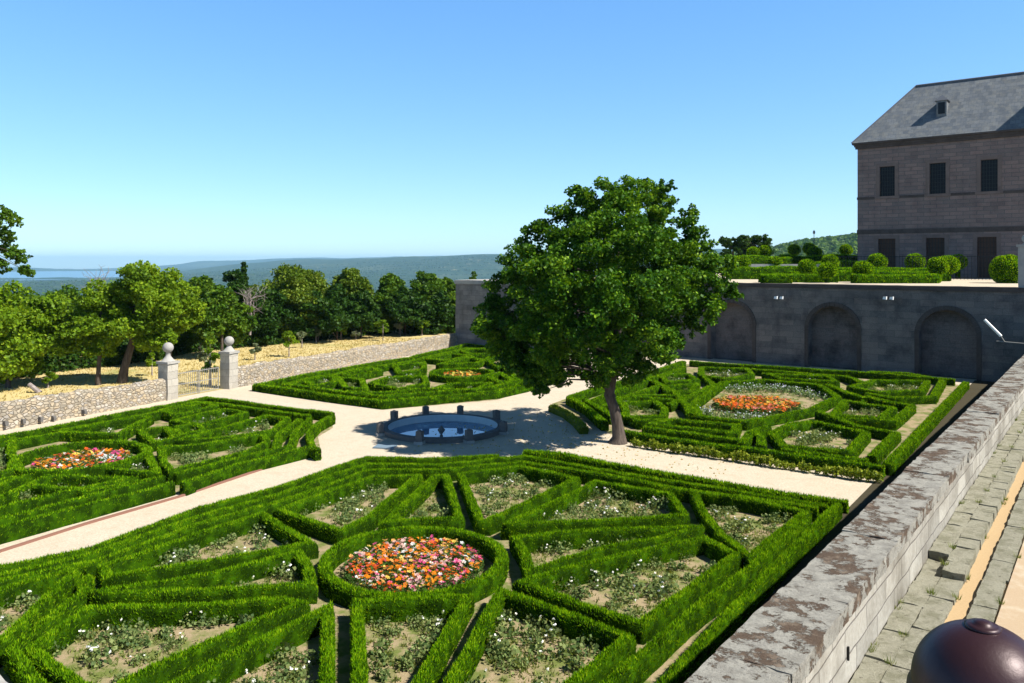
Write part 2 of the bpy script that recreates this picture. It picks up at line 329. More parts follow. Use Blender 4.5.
# ------------------------------------------------------------------ ground: terrain, lake
def lerp(x, pts):
    return np.interp(x, [p[0] for p in pts], [p[1] for p in pts])
def terrain():
    az = np.concatenate([np.arange(-42, 42, .25), np.arange(42, 318, 6)])
    az = np.radians(az)
    r = np.concatenate([np.linspace(0, 90, 10), np.geomspace(95, 21000, 190)])
    A, RR = np.meshgrid(az, r, indexing='ij')
    deg = (np.degrees(A)+180) % 360-180
    px = 512+FPX/math.cos(TH)*np.tan(np.radians(np.clip(deg, -60, 60)))
    left = lerp(RR, [(0,-1),(90,-1),(98,-.6),(130,-5),(200,-20),(600,-62),(2000,-108),(4500,-150),(40000,-150)])
    right = lerp(RR, [(0,-1),(130,-1),(200,3),(500,0),(900,-5),(5000,-60),(40000,-100)])
    wr = lerp(px, [(0,0),(560,0),(700,1),(2000,1)])
    z = left*(1-wr)+right*wr
    def hill(r0, wd, prof):
        yt = lerp(px, prof); top = H-(yt-HOR)/FPX*r0
        k = np.exp(-(np.log(np.maximum(RR,1)/r0)/wd)**2); return top*k+z*(1-k)
    z2 = np.maximum(z, hill(17000, .22, [(-500,264),(0,267),(60,269),(110,270),(150,267),(200,262),(250,261),(320,258.5),(400,257),(600,254),(1500,248)]))
    h9 = hill(8500, .30, [(-400,278),(110,276),(160,272),(230,266),(300,261),(360,259),(450,256),(512,254),(700,250),(1500,245)])
    z2 = np.maximum(z2, np.where(px > 95, h9, z2))
    z2 = np.maximum(z2, np.where(px > 560, hill(1600, .45, [(560,275),(640,262),(700,254),(775,246),(800,241),(830,238.5),(857,236),(1024,226),(1500,222)]), z2))
    X = RR*np.sin(A); Y = RR*np.cos(A)
    nzv = sum(np.sin(X/l+p)*np.cos(Y/l*1.3+2*p)*l for l, p in ((900,1.),(420,2.),(210,.4),(95,3.),(45,5.)))
    amp = np.clip((RR-300)/3000, 0, 1)*.035
    lake = (px < 150) & (RR > 8600) & (RR < 15500)
    z2 = z2+nzv*amp*np.where(lake, 0, 1); z2 = np.where(lake, -153, z2)
    V = np.stack([X, Y, z2], -1).reshape(-1, 3); na, nr = A.shape
    i = np.arange(na)[:, None]; j = np.arange(nr-1)[None, :]; i2 = (i+1) % na
    F = np.stack([i*nr+j, i2*nr+j, i2*nr+j+1, i*nr+j+1], -1).reshape(-1, 4)[:, ::-1]
    me = npmesh('terrain', np.zeros((0,3)), 4, extra=(V, F)); me.polygons.foreach_set('use_smooth', [True]*len(me.polygons))
    o = fin('terrain', me, M['country'], loc=(0,0,-.03)); tag(o, kind='structure'); return V.reshape(na, nr, 3)
TV = terrain()
def gz(X, Y):
    r = math.hypot(X, Y); return float(lerp(r, [(0,0),(98,0),(130,-5),(200,-20),(600,-62),(2000,-108)]))
V = [(*P(x, 300, 0),0) for x in (0,)]
lk = []
for a, r in ((-60,8200),(-60,16000),(-24,16000),(-25.5,8200)):
    lk.append((r*math.sin(R(a)), r*math.cos(R(a)), -149))
tag(mesh('lake', lk, [(3,2,1,0)], M['lake']), kind='structure')
# woods on the near hill to the right: one mass of crowns
def blobs(name, pts, mat, label):
    Vs = []
    for (x, y, z, rr) in pts:
        k = 14; d = rng.normal(size=(k, 3)); d /= np.linalg.norm(d, axis=1)[:, None]; d[:, 2] = np.abs(d[:, 2])*.9
        c = np.array([x, y, z])+d*rr*.7
        u = rng.normal(size=(k, 3)); u -= (u*d).sum(1)[:, None]*d; u /= np.linalg.norm(u, axis=1)[:, None]; v = np.cross(d, u)
        s = rr*.55
        Vs.append(np.stack([c-u*s, c-v*s, c+u*s, c+v*s], 1).reshape(-1, 3))
    return tag(fin(name, npmesh(name, np.concatenate(Vs), 4), mat), label, 'woods', kind='stuff')
pts = []
az0 = (np.degrees(np.arctan2(TV[:, 0+50, 0], TV[:, 50, 1])))
for q in range(2600):
    a = random.uniform(12, 27); r = random.uniform(500, 1750)
    ia = int((a+42)/.25); ir = int(np.searchsorted(np.hypot(TV[ia,:,0], TV[ia,:,1]), r))
    pts.append((r*math.sin(R(a)), r*math.cos(R(a)), TV[ia, ir, 2]+1.5, random.uniform(3.5, 7)))
blobs('hillside_woods', pts, M['tree_mid'], 'wooded hillside rising on the horizon beside the stone palace')
pts = []
for q in range(16000):
    a = random.uniform(-36, 4); r = math.exp(random.uniform(math.log(2200), math.log(7500)))
    ia = int((a+42)/.25); ir = int(np.searchsorted(np.hypot(TV[ia,:,0], TV[ia,:,1]), r))
    pts.append((r*math.sin(R(a)), r*math.cos(R(a)), TV[ia, ir, 2]+1, random.uniform(4, 9)))
blobs('valley_woods', pts, M['tree_dark'], 'blue green woodland covering the far valley floor below the horizon')

# field outside the boundary wall, garden floor
wl0 = np.array(P(0,430)); wl1 = np.array(P(455,347)); wd = (wl1-wl0)/np.linalg.norm(wl1-wl0)
def wall_pt(px):                      # where the sight line of column px meets the line of the wall
    d = ray(px, 400); a = np.array([[d[0], -wd[0]], [d[1], -wd[1]]]); k = np.linalg.solve(a, wl0); p = wl0+wd*k[1]; return p, k[1]
out = np.array([-wd[1], wd[0]])
a0 = wl0-wd*25; a1 = wl1+wd*1
tag(mesh('field', [(*a0,.004), (*a1,.004), (*(wl1+wd*30+out*2),.004), (*(wl1+wd*26+out*40),.004), (*(a0+wd*20+out*75),.004), (*(a0+out*60),.004)], [(0,1,2,3,4,5)], M['field']), kind='structure')
gp = [toW(-3.2,-6), toW(-3.2,61.6), toW(-50,61.6), tuple(a1), tuple(a0)]
pc = (-3.29, 37.4); pr = 2.86
# the gravel sheet has a round hole for the basin: an inner ring of quads inside a keyhole polygon
import bmesh
_bm = bmesh.new(); _o = [_bm.verts.new((*p, .006)) for p in gp]; _i = [_bm.verts.new((pc[0]+(pr-.1)*math.cos(2*math.pi*k/56), pc[1]+(pr-.1)*math.sin(2*math.pi*k/56), .006)) for k in range(56)]
_e = [_bm.edges.new((_o[k], _o[(k+1) % len(_o)])) for k in range(len(_o))]+[_bm.edges.new((_i[k], _i[(k+1) % 56])) for k in range(56)]
bmesh.ops.triangle_fill(_bm, use_beauty=True, edges=_e, normal=(0,0,1))
_me = bpy.data.meshes.new('garden_path'); _bm.to_mesh(_me); _bm.free(); tag(fin('garden_path', _me, M['gravel']), kind='structure')

# ------------------------------------------------------------------ right side: road, parapet, terrace
ZR = 3.1
road = MB().box(-1.34, 26, -12, 61.4, -.5, ZR-.012)
tag(road.build('road', M['road_sand'], rz=-PHI), kind='structure')
ch = MB().box(-2.5, -1.34, -12, 61.4, -.45, ZR-.06)
tag(ch.build('gutter_bed', M['channel_sand'], rz=-PHI), kind='structure')
sb_ = MB(); r = random.Random(3)
stp = toF(*P(905,578,ZR))[1]
for s0, s1, ln in ((-2.505,-2.21,.9), (-2.20,-1.90,.62), (-1.67,-1.37,1.05)):
    t = 3.0
    while t < 61:
        L = ln*r.uniform(.7, 1.35); hz = ZR+r.uniform(-.012,.012)
        if s0 < -1.8 and t > stp: hz += .11
        if s0 < -1.8 and t < stp < t+L: L = stp-t
        w0 = r.uniform(-.012,.012)
        sb_.add(rough_box(s0, s1+w0, t+.012, t+L-.012, ZR-.16, hz, .16, .008, int(t*37+s0*100)))
        t += L
tag(sb_.build('paving', M['slab'], rz=-PHI), kind='structure')
# tufts of grass in the joints
def tuft_mesh(name, pts, h, n_, mat, label):
    Vs = []
    for (x, y, z) in pts:
        for k in range(n_):
            a = random.uniform(0, 6.28); q = random.uniform(0, .05); l = h*random.uniform(.5, 1.1); b = random.uniform(0, 6.28)
            px_, py_ = x+q*math.cos(a), y+q*math.sin(a); wv = .006
            Vs += [(px_-wv*math.sin(b), py_+wv*math.cos(b), z), (px_+wv*math.sin(b), py_-wv*math.cos(b), z), (px_+l*.4*math.cos(a), py_+l*.4*math.sin(a), z+l)]
    return tag(fin(name, npmesh(name, Vs, 3), mat), label, 'grass', kind='stuff')
tp = []
for q in range(60):
    s = random.choice((-2.49,-2.205,-1.89,-1.35,-2.205)); t = random.uniform(7, 40)
    tp.append((*toW(s+random.uniform(-.02,.02), t), ZR+(.1 if s < -1.95 and t > stp else -.03)))
tuft_mesh('joint_grass', tp, .11, 26, M['weed'], 'small grass tufts growing in the joints of the roadside paving')

pw = empty('parapet_wall', (*toW(-2.89, 6), 0), -PHI, 'long pale granite parapet wall with lichen stained coping running along the road', 'wall')
mb = MB(); 
mb.add(rough_box(-.36, .37, -16, 55.4, -.3, 3.80, .6, .01, 5))
mb.build('wall', M['parapet'], pw)
t = -16; k = 0
while t < 55.3:
    L = random.uniform(1.6, 2.9); L = min(L, 55.4-t)
    o = MB().add(rough_box(-.385+random.uniform(-.015,.01), .375+random.uniform(-.01,.012), t+.006, t+L-.006, 3.803, 4.0+random.uniform(-.012,.012), .12, .006, k)).build('coping_stone', M['coping'], pw); k += 1
    t += L
sw = FT(1,1,1)
p = P(833,655,3.35)
MB().box(.368, .39, toF(*p)[1]-6-.012, toF(*p)[1]-6+.012, 3.34, 3.5).build('iron_cramp', M['iron'], pw)

# near parapet below the camera, with the newel ball
np_ = empty('terrace_parapet', (*toW(0,.5), 6.9), -PHI, 'grey granite parapet corner just below the viewpoint at the bottom left', 'wall')
d = ray(9, 676); zt = 6.9
edge = toF(*P(0,668,zt)); e2 = edge[1]
MB().add(rough_box(-4.5, 3, -.95, e2-.5, -.25, 0, .2, .01, 9)).build('coping', M['granite'], np_)
MB().add(rough_box(-4.45, 2.95, -.9, e2-.56, -3.9, -.253, .5, .01, 10)).build('wall', M['pillar'], np_)
tag(MB().box(-4.4, 2.9, -8, -.5, 3.0, 6.3).build('viewing_terrace', M['slab'], rz=-PHI), kind='structure')
bx_, by_ = .0, .0
d = ray(983, 690); kk = .66/d[1]; bc = (d[0]*kk, .66, H+d[2]*kk); rb = .0545
nb_ = empty('newel_post', (bc[0], bc[1], zt), 0, 'dark maroon metal newel post topped by a domed cap with a small button', 'post')
zc = bc[2]-zt
MB().add(lathe([(.02,0),(.05,.0),(.05,.02),(.026,.04),(.022,zc*.5),(.026,zc-.06),(.045,zc-.03)], 32)).build('shaft', M['iron'], nb_, smooth=True)
prof = [(.045, zc-.030),(rb*1.05, zc-.022),(rb*1.07, zc-.012),(rb*1.05,zc-.004),(rb*1.0,zc)]+[(rb*math.cos(a), zc+rb*math.sin(a)) for a in np.linspace(.05,1.53,22)]+[(.0002,zc+rb)]
MB().add(lathe(prof, 64)).build('domed_cap', M['ball'], nb_, smooth=True)
q = rb; MB().add(lathe([(.0135,zc+q*.965),(.014,zc+q*.99),(.011,zc+q*1.02),(.0075,zc+q*1.025),(.0068,zc+q*1.05),(.004,zc+q*1.075),(.0001,zc+q*1.08)], 32)).build('button', M['ball'], nb_, smooth=True)

# ------------------------------------------------------------------ arcade retaining wall and upper terrace
ZT = 6.31; TW = 61.0
aw = empty('arcade_wall', (*toW(-22, TW), 0), -PHI, 'tall shaded granite retaining wall with blind round arches behind the garden', 'wall')
cent = [-9.4+22, -17.0+22, -24.85+22, -32.6+22]; AR = 1.75; zs = 2.95
def wall_arches(x0, x1):
    mb = MB(); xs = x0; cs = sorted(c for c in cent if x0 < c < x1)
    for c in cs:
        mb.box(xs, c-AR, 0, .948, 0, ZT-.3); xs = c+AR
        K = 20
        for i in range(K):
            a0_, a1_ = math.pi*(1-i/K), math.pi*(1-(i+1)/K)
            xa, xb = c+AR*math.cos(a0_), c+AR*math.cos(a1_); za, zb = zs+AR*math.sin(a0_), zs+AR*math.sin(a1_); T = ZT-.3
            V = [(xa,0,za),(xb,0,zb),(xb,0,T),(xa,0,T),(xa,.948,za),(xb,.948,zb),(xb,.948,T),(xa,.948,T)]
            mb.add((V, [(0,1,2,3),(4,7,6,5),(0,4,5,1),(3,2,6,7)]))
    mb.box(xs, x1, 0, .948, 0, ZT-.3); return mb
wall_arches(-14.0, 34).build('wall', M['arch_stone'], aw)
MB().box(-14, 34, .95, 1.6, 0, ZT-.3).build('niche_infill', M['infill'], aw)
for c in cent:
    mb = MB(); K = 17
    for i in range(K):
        a0_, a1_ = math.pi*(1-(i+.03)/K), math.pi*(1-(i+.97)/K)
        q = [(c+r_*math.cos(a), zs+r_*math.sin(a)) for r_, a in ((AR,a0_),(AR,a1_),(AR+.3,a1_),(AR+.3,a0_))]
        V = [(x,-.05,z) for x, z in q]+[(x,.002,z) for x, z in q]
        mb.add((V, [(0,1,2,3),(0,4,5,1),(3,2,6,7),(1,5,6,2),(0,3,7,4)]))
    mb.box(c-AR-.28, c-AR, -.05, .002, 0, zs); mb.box(c+AR, c+AR+.28, -.05, .002, 0, zs)
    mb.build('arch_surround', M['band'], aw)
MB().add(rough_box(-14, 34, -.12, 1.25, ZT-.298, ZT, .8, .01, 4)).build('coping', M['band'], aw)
for k_, s_ in enumerate((-27.5,-20.5,-12.8,-5.5)): pass
# bastion at the left end of the arcade
bs = empty('corner_bastion', (*toW(-49.4, 55.05), 0), -PHI, 'square stone bastion at the far corner where the rubble wall ends', 'wall')
MB().add(rough_box(0, 13.1, 0, 6.1, 0, ZT-.35, .9, .02, 8)).build('wall', M['bastion'], bs)
MB().add(rough_box(-.1, 13.15, -.1, 6.15, ZT-.347, ZT, .9, .01, 8)).build('coping', M['granite'], bs)
tag(MB().box(-49, 70, 62.2, 150, 3.0, ZT-.02).build('terrace_ground', M['gravel'], rz=-PHI), kind='structure')
# floodlights on the arcade wall
for nm, (px, py), lb in (('floodlight',(778.7,297.6),'small white floodlight fixed between the first and second visible arches'), ('floodlight',(888,298),'small white floodlight fixed high between the second and third arches')):
    s_, z_ = FT(px, py, TW-.3)
    e = empty(nm, (*toW(s_, TW-.06), z_), -PHI, lb, 'floodlight', 'floodlights on the arcade wall')
    for dx in (-.32, .12):
        MB().add(rough_box(dx, dx+.26, -.42, -.24, -.1, .1, .3, .02, 2)).build('lamp_head', M['white'], e)
    MB().box(-.25, .3, -.24, -.2, -.03, .03).box(-.02,.02,-.2,.0,-.03,.03).build('bracket', M['iron'], e)
# floodlight arm at the parapet
s_, z_ = FT(1003, 338, 57.5)
e = empty('tube_floodlight', (*toW(s_, 57.5), z_), -PHI, 'tilted white tube light on a bracket near the right end of the arcade', 'floodlight')
MB().add(tube([(-1.0,0,1.1),(-.1,0,.1)], [.09,.09], 10)).build('lamp_tube', M['white'], e)
MB().add(tube([(-.35,0,-.22),(1.6,0,-.3)], [.035,.035], 6)).add(tube([(-.1,0,.1),(.1,0,-.25)], [.03,.03], 6)).build('bracket', M['grey_iron'], e)
MB().box(1.6, 1.9, -.15, .15, -z_+.0, -.2).build('post', M['granite'], e)

# terrace pier at the frame edge
s_, z_ = FT(1018.5, 283, 61.4)
e = empty('terrace_pier', (*toW(s_+.45, 61.6), ZT), -PHI, 'square stone pier with a ball finial standing on the terrace edge', 'pillar')
zt_ = FT(1018, 247, 61.4)[1]-ZT
MB().add(rough_box(-.45,.45,-.45,.45,.0,zt_,.45,.008,3)).build('pier', M['granite'], e)
MB().box(-.55,.55,-.55,.55,zt_+.002,zt_+.16).build('cap', M['granite'], e)
MB().add(lathe([(.3,zt_+.162),(.15,zt_+.3)]+[(.3*math.cos(a),zt_+.55+.3*math.sin(a)) for a in np.linspace(-1,1.57,9)], 16)).build('ball', M['granite'], e, smooth=True)

# ------------------------------------------------------------------ palace
TF = 95.0
s0, ze = FT(857.5, 139.5, TF)
b_best = min(np.linspace(2, 20, 400), key=lambda b: abs((lambda w_: 512+FPX/math.cos(TH)*w_[0]/w_[1])(toW(s0-.5+b, TF+b))-917-.0))
for _ in range(3): pass
wr_ = toW(s0-.5+b_best, TF+b_best)
zr_ = PY(917, 87, wr_[1])[2]
bld = empty('palace', (*toW(s0, TF), ZT), -PHI, 'large granite palace wing with steep slate roof and dark windows', 'building')
LX = 42.0; WD = 2*b_best-1.0; he = ze-ZT-.55
wins = []
for (xa, xb, yt, yb) in ((879.7,894.8,167,196),(929.6,945.7,163.5,193.5),(980.8,997.7,160,190.5)):
    sa, z1 = FT(xa, yt, TF); sb2, z0 = FT(xb, yb, TF); wins.append((sa-s0, sb2-s0, z0-ZT, z1-ZT))
doors = []
for (xa, xb, yt) in ((878,895.5,239.5),(926,944.6,238),(977,996.6,236.5)):
    sa, z1 = FT(xa, yt, TF); sb2, _ = FT(xb, yt, TF); doors.append((sa-s0, sb2-s0, 0.02, z1-ZT))
sp = wins[2][0]-wins[1][0]; 
for k in (1,2,3): wins.append((wins[2][0]+sp*k, wins[2][1]+sp*k, wins[2][2], wins[2][3])); doors.append((doors[2][0]+sp*k, doors[2][1]+sp*k, .02, doors[2][3]))
wz = (np.mean([w_[2] for w_ in wins[:3]]), np.mean([w_[3] for w_ in wins[:3]])); dz = np.mean([d_[3] for d_ in doors[:3]])
wins = [(a, b, wz[0], wz[1]) for a, b, _, _ in wins]; doors = [(a, b, .0, dz) for a, b, _, _ in doors]
# facade with real openings: grid of cells
xs = sorted(set([0, LX]+[v for w_ in wins+doors for v in w_[:2]])); zsx = [0, doors[0][3], wz[0], wz[1], he]
mb = MB()
for i in range(len(xs)-1):
    for j in range(4):
        xm = (xs[i]+xs[i+1])/2; zm = (zsx[j]+zsx[j+1])/2
        if any(a < xm < b and c < zm < d_ for a, b, c, d_ in wins+doors): continue
        mb.add(box(xs[i], xs[i+1], 0, .45, zsx[j], zsx[j+1]))
# drop inner coincident faces by keeping front, back and opening reveals only
keep = []
def cell_solid(i, j):
    if i < 0 or i >= len(xs)-1 or j < 0 or j >= 4: return False
    xm = (xs[i]+xs[i+1])/2; zm = (zsx[j]+zsx[j+1])/2
    return not any(a < xm < b and c < zm < d_ for a, b, c, d_ in wins+doors)
V = []; F = []
def qd(*v): 
    n0 = len(V); V.extend(v); F.append((n0,n0+1,n0+2,n0+3))
for i in range(len(xs)-1):
    for j in range(4):
        if not cell_solid(i, j): continue
        x0, x1, z0, z1 = xs[i], xs[i+1], zsx[j], zsx[j+1]
        qd((x0,0,z0),(x1,0,z0),(x1,0,z1),(x0,0,z1))
        if not cell_solid(i-1,j): qd((x0,0,z0),(x0,0,z1),(x0,.45,z1),(x0,.45,z0))
        if not cell_solid(i+1,j): qd((x1,0,z0),(x1,.45,z0),(x1,.45,z1),(x1,0,z1))
        if not cell_solid(i,j+1): qd((x0,0,z1),(x1,0,z1),(x1,.45,z1),(x0,.45,z1))
        if not cell_solid(i,j-1): qd((x0,0,z0),(x0,.45,z0),(x1,.45,z0),(x1,0,z0))
n0 = len(V); V += [(0,.45,0),(0,WD,0),(0,WD,he),(0,.45,he),(LX,.45,0),(LX,WD,0),(LX,WD,he),(LX,.45,he)]
F += [(n0,n0+3,n0+2,n0+1),(n0+4,n0+5,n0+6,n0+7),(n0+1,n0+2,n0+6,n0+5)]
mesh('wall', V, F, M['facade'], bld)
MB().box(.05, LX-.05, .46, .6, .05, he-.05).build('inner_wall', M['dark_wood'], bld)
zc_ = (FT(857.6,198.7,TF)[1]-ZT)
MB().box(-.06, LX, -.07, .0-.002, zc_-.14, zc_+.14).box(-.06,LX,-.05,-.002,dz+.55,dz+1.05).build('string_course', M['band'], bld)
MB().box(-.3, LX, -.3, -.002, he-.35, he-.1).box(-.5, LX, -.5, WD+.5, he-.098, he+.1).box(-.2,LX,-.2,-.003,he-.6,he-.352).build('cornice', M['band'], bld)
for k, (a, b, c, d_) in enumerate(wins+doors):
    isw = k < len(wins)
    f_ = MB()
    f_.box(a-.38, a-.002, -.06, -.002, c, d_+.38).box(b+.002, b+.38, -.06, -.002, c, d_+.38).box(a, b, -.06, -.002, d_+.002, d_+.38)
    if isw: f_.box(a-.5, b+.5, -.12, -.002, c-.3, c-.002)
    f_ = f_.build('window' if isw else 'door', M['trim'], bld)
    MB().box(a+.01, b-.01, .32, .34, c+.01, d_-.01).build('pane', M['glass'] if isw else M['dark_wood'], f_)
    g_ = MB()
    for q in range(1, 6): g_.box(a+(b-a)*q/6-.02, a+(b-a)*q/6+.02, .1, .14, c+.02, d_-.02)
    for q in range(1, 8): g_.box(a+.01, b-.01, .141, .17, c+(d_-c)*q/8-.015, c+(d_-c)*q/8+.015)
    g_.build('grille', M['iron'], f_)
b_ = b_best; hr = zr_-ZT
rf = mesh('roof', [(-.5,-.5,he+.102),(LX+.5,-.5,he+.102),(LX+.5,WD+.5,he+.102),(-.5,WD+.5,he+.102),(-.5+b_,-.5+b_,hr),(LX+.5,-.5+b_,hr)],
     [(0,1,5,4),(0,4,3),(3,4,5,2)], M['slate'], bld)
MB().add(tube([(-.5+b_,-.5+b_,hr+.02),(LX,-.5+b_,hr+.02)], [.14,.14], 6)).add(tube([(-.5,-.5,he+.12),(-.5+b_,-.5+b_,hr+.02)], [.1,.1], 6)).build('ridge_cap', M['lead'], rf)
# dormer: base centre at photo (941,115)
slope = (hr-he-.1)/b_
def roof_hit(px, py):
    d = ray(px, py); ds, dt = toF(d[0], d[1])
    # z = ZT+he+.1+slope*(t-TF+.5)
    k = (ZT+he+.1-H+slope*(-TF+.5))/(d[2]-slope*dt); return (ds*k-s0, dt*k-TF, H+d[2]*k-ZT)
dx, dy, dzz = roof_hit(941.5, 116.5)
dm = MB().box(dx-.5, dx+.5, dy, dy+2.4, dzz, dzz+1.75).build('dormer', M['slate'], bld)
mesh('dormer_roof', [(dx-.65,dy-.15,dzz+1.752),(dx+.65,dy-.15,dzz+1.752),(dx+.65,dy+2.6,dzz+1.752),(dx-.65,dy+2.6,dzz+1.752),(dx,dy+.5,dzz+2.5),(dx,dy+2.6,dzz+2.5)],
     [(0,1,4),(1,2,5,4),(0,4,5,3),(0,3,2,1)], M['lead'], dm)
MB().box(dx-.33,dx+.33,dy-.03,dy-.004,dzz+.3,dzz+1.55).build('pane', M['glass'], dm)
# taller corner tower of the palace, out to the right
MB().box(LX-17, LX-3, 1.0, 13, he-1, he+13).build('tower', M['facade'], bld)
# iron fence along the building
fe = empty('railing', (*toW(s0, TF-9), ZT), -PHI, 'dark iron railing standing between the terrace hedges and the palace', 'fence')
mb = MB()
for k in range(110): mb.box(-1+k*.3-.018, -1+k*.3+.018, -.018, .018, 0, 2.3)
mb.build('bars', M['iron'], fe); MB().box(-1, 32, -.03, .03, 2.2, 2.26).box(-1,32,-.03,.03,.15,.2).build('rail', M['iron'], fe)

# ------------------------------------------------------------------ leaves and hedges
def blades(Pn, Nn, L, Wd, up=.72, spread=.5):
    k = len(Pn); d = Nn*(1-up)+np.array([0,0,up])+rng.normal(size=(k,3))*spread*.5; d /= np.linalg.norm(d, axis=1)[:, None]
    s = rng.normal(size=(k,3)); s -= (s*d).sum(1)[:, None]*d; s /= np.linalg.norm(s, axis=1)[:, None]
    l = L*rng.uniform(.5, 1.25, k)[:, None]; w_ = Wd*rng.uniform(.7, 1.3, k)[:, None]
    return np.stack([Pn-s*w_*.5, Pn+s*w_*.5, Pn+d*l], 1).reshape(-1, 3)
def leaves(Pn, size, flat=.0, elong=1.0):
    k = len(Pn); u = rng.normal(size=(k,3)); u[:, 2] *= (1-flat); u /= np.linalg.norm(u, axis=1)[:, None]
    v = rng.normal(size=(k,3)); v -= (v*u).sum(1)[:, None]*u; v /= np.linalg.norm(v, axis=1)[:, None]
    s = size*rng.uniform(.6, 1.3, k)[:, None]*.5
    return np.stack([Pn-u*s*elong, Pn-v*s*.8, Pn+u*s*elong, Pn+v*s*.8], 1).reshape(-1, 3)
HW, HH = .28, .44
HWS = {'hedges of the nearest parterre': .25, 'hedges of the left parterre': .27, 'hedges of the parterre by the far rubble wall': .36, 'hedges of the parterre right of the tree': .36}
def hedge(name, pts, closed, label, group=None, width=None, height=HH, dens=500, L=.075, Wd=.022, mat='hedge', z=0, cat='hedge', gappy=0):
    p = [Vector((a, b)) for a, b in pts]
    width = width or HWS.get(group, HW)
    # resample
    q = []
    m_ = len(p); segs = m_ if closed else m_-1
    for i in range(segs):
        a, b = p[i], p[(i+1) % m_]; k = max(1, int((b-a).length/.35))
        for j in range(k): q.append(a+(b-a)*j/k)
    if not closed: q.append(p[-1])
    k = len(q); prof = [(-.5,0),(-.53,.35),(-.52,.8),(-.40,.97),(0,1.0),(.40,.97),(.52,.8),(.53,.35),(.5,0)]
    V = []; F = []; nor = []
    ph = random.uniform(0, 9)
    for i in range(k):
        a = q[(i-1) % k] if (closed or i > 0) else q[0]; b = q[(i+1) % k] if (closed or i < k-1) else q[-1]; c = q[i]
        d0 = (c-a).normalized() if (c-a).length > 1e-6 else (b-c).normalized(); d1 = (b-c).normalized() if (b-c).length > 1e-6 else d0
        nn = Vector((-(d0+d1).y, (d0+d1).x)); nn = nn.normalized() if nn.length > .01 else Vector((-d0.y, d0.x))
        cs = max(.5, nn.dot(Vector((-d0.y, d0.x)))); sc = 1/cs
        hz = height*(1+.05*math.sin(i*.31+ph)+random.uniform(-.03,.03)); ww = width*(1+.05*math.sin(i*.47+ph))
        for (u, v) in prof:
            V.append((c.x+nn.x*u*ww*sc+random.uniform(-.012,.012), c.y+nn.y*u*ww*sc+random.uniform(-.012,.012), z+v*hz+random.uniform(-.01,.01)))
    m9 = len(prof)
    for i in range(k if closed else k-1):
        i2 = (i+1) % k
        for j in range(m9-1): F.append((i*m9+j, i2*m9+j, i2*m9+j+1, i*m9+j+1))
    if not closed:
        for e_ in (0, k-1):
            for j in range(4): F.append((e_*m9+j, e_*m9+j+1, e_*m9+m9-2-j, e_*m9+m9-1-j) if j < 3 else (e_*m9+3, e_*m9+4, e_*m9+4, e_*m9+5))
        F = [f for f in F if len(set(f)) == 4]
    VA = np.array(V); FA = np.array(F)
    A_, B_, C_, D_ = VA[FA[:,0]], VA[FA[:,1]], VA[FA[:,2]], VA[FA[:,3]]
    nrm = np.cross(B_-A_, D_-A_); ar = np.linalg.norm(nrm, axis=1); nrm /= np.maximum(ar, 1e-9)[:, None]
    ctr = np.array([sum(V_.x for V_ in q)/k, 0])
    wt = ar*np.where(np.abs(nrm[:, 2]) > .5, 1.5, .75); tot = int(dens*ar.sum()); ch_ = rng.choice(len(F), tot, p=wt/wt.sum())
    u, v = rng.random(tot)[:, None], rng.random(tot)[:, None]
    Pn = (A_[ch_]*(1-u)+B_[ch_]*u)*(1-v)+(D_[ch_]*(1-u)+C_[ch_]*u)*v
    Nn = nrm[ch_]
    Nn = np.where(Nn[:, 2:3] < -.2, -Nn, Nn)
    # outward: away from centre line — profile order makes one side flip; fix by nearest profile sign
    side = ((FA[ch_, 0] % m9) < m9//2)
    Pn = Pn-Nn*.01
    rnd = np.clip(rng.normal(.5, .22, tot), 0, 1)
    me = npmesh(name, blades(Pn, Nn, L, Wd), 3, rnd, extra=(VA, FA))
    o = fin(name, me, M[mat]); tag(o, label, cat, group); return o
def PX(l, z=HH): return [P(x, y, z) for x, y in l]

SOILZ = .010
def soil(name, pxs, k):
    pts = [P(x, y, 0) for x, y in pxs]
    return tag(mesh(name, [(*p, SOILZ) for p in pts], [tuple(range(len(pts)))], M['soil']), kind='structure')
soil('bed_soil', [(-150,630),(0,578),(95,556),(200,516),(278,494),(368,464),(430,464),(499,462),(530,456),(679,481),(760,496),(852,507),(668,695),(600,860),(-150,860)], 0)
soil('bed_soil', [(-120,462),(0,445),(206,405),(332,422),(333,428),(318,437),(321,452),(87,520),(0,545),(-120,580)], 0)
soil('bed_soil', [(258,392),(383,410),(497,400),(565,380),(565,372),(500,352),(467,350)], 0)
soil('bed_soil', [(552,404),(600,430),(626,440),(879,481),(970,386),(850,374),(684,364),(590,390)], 0)

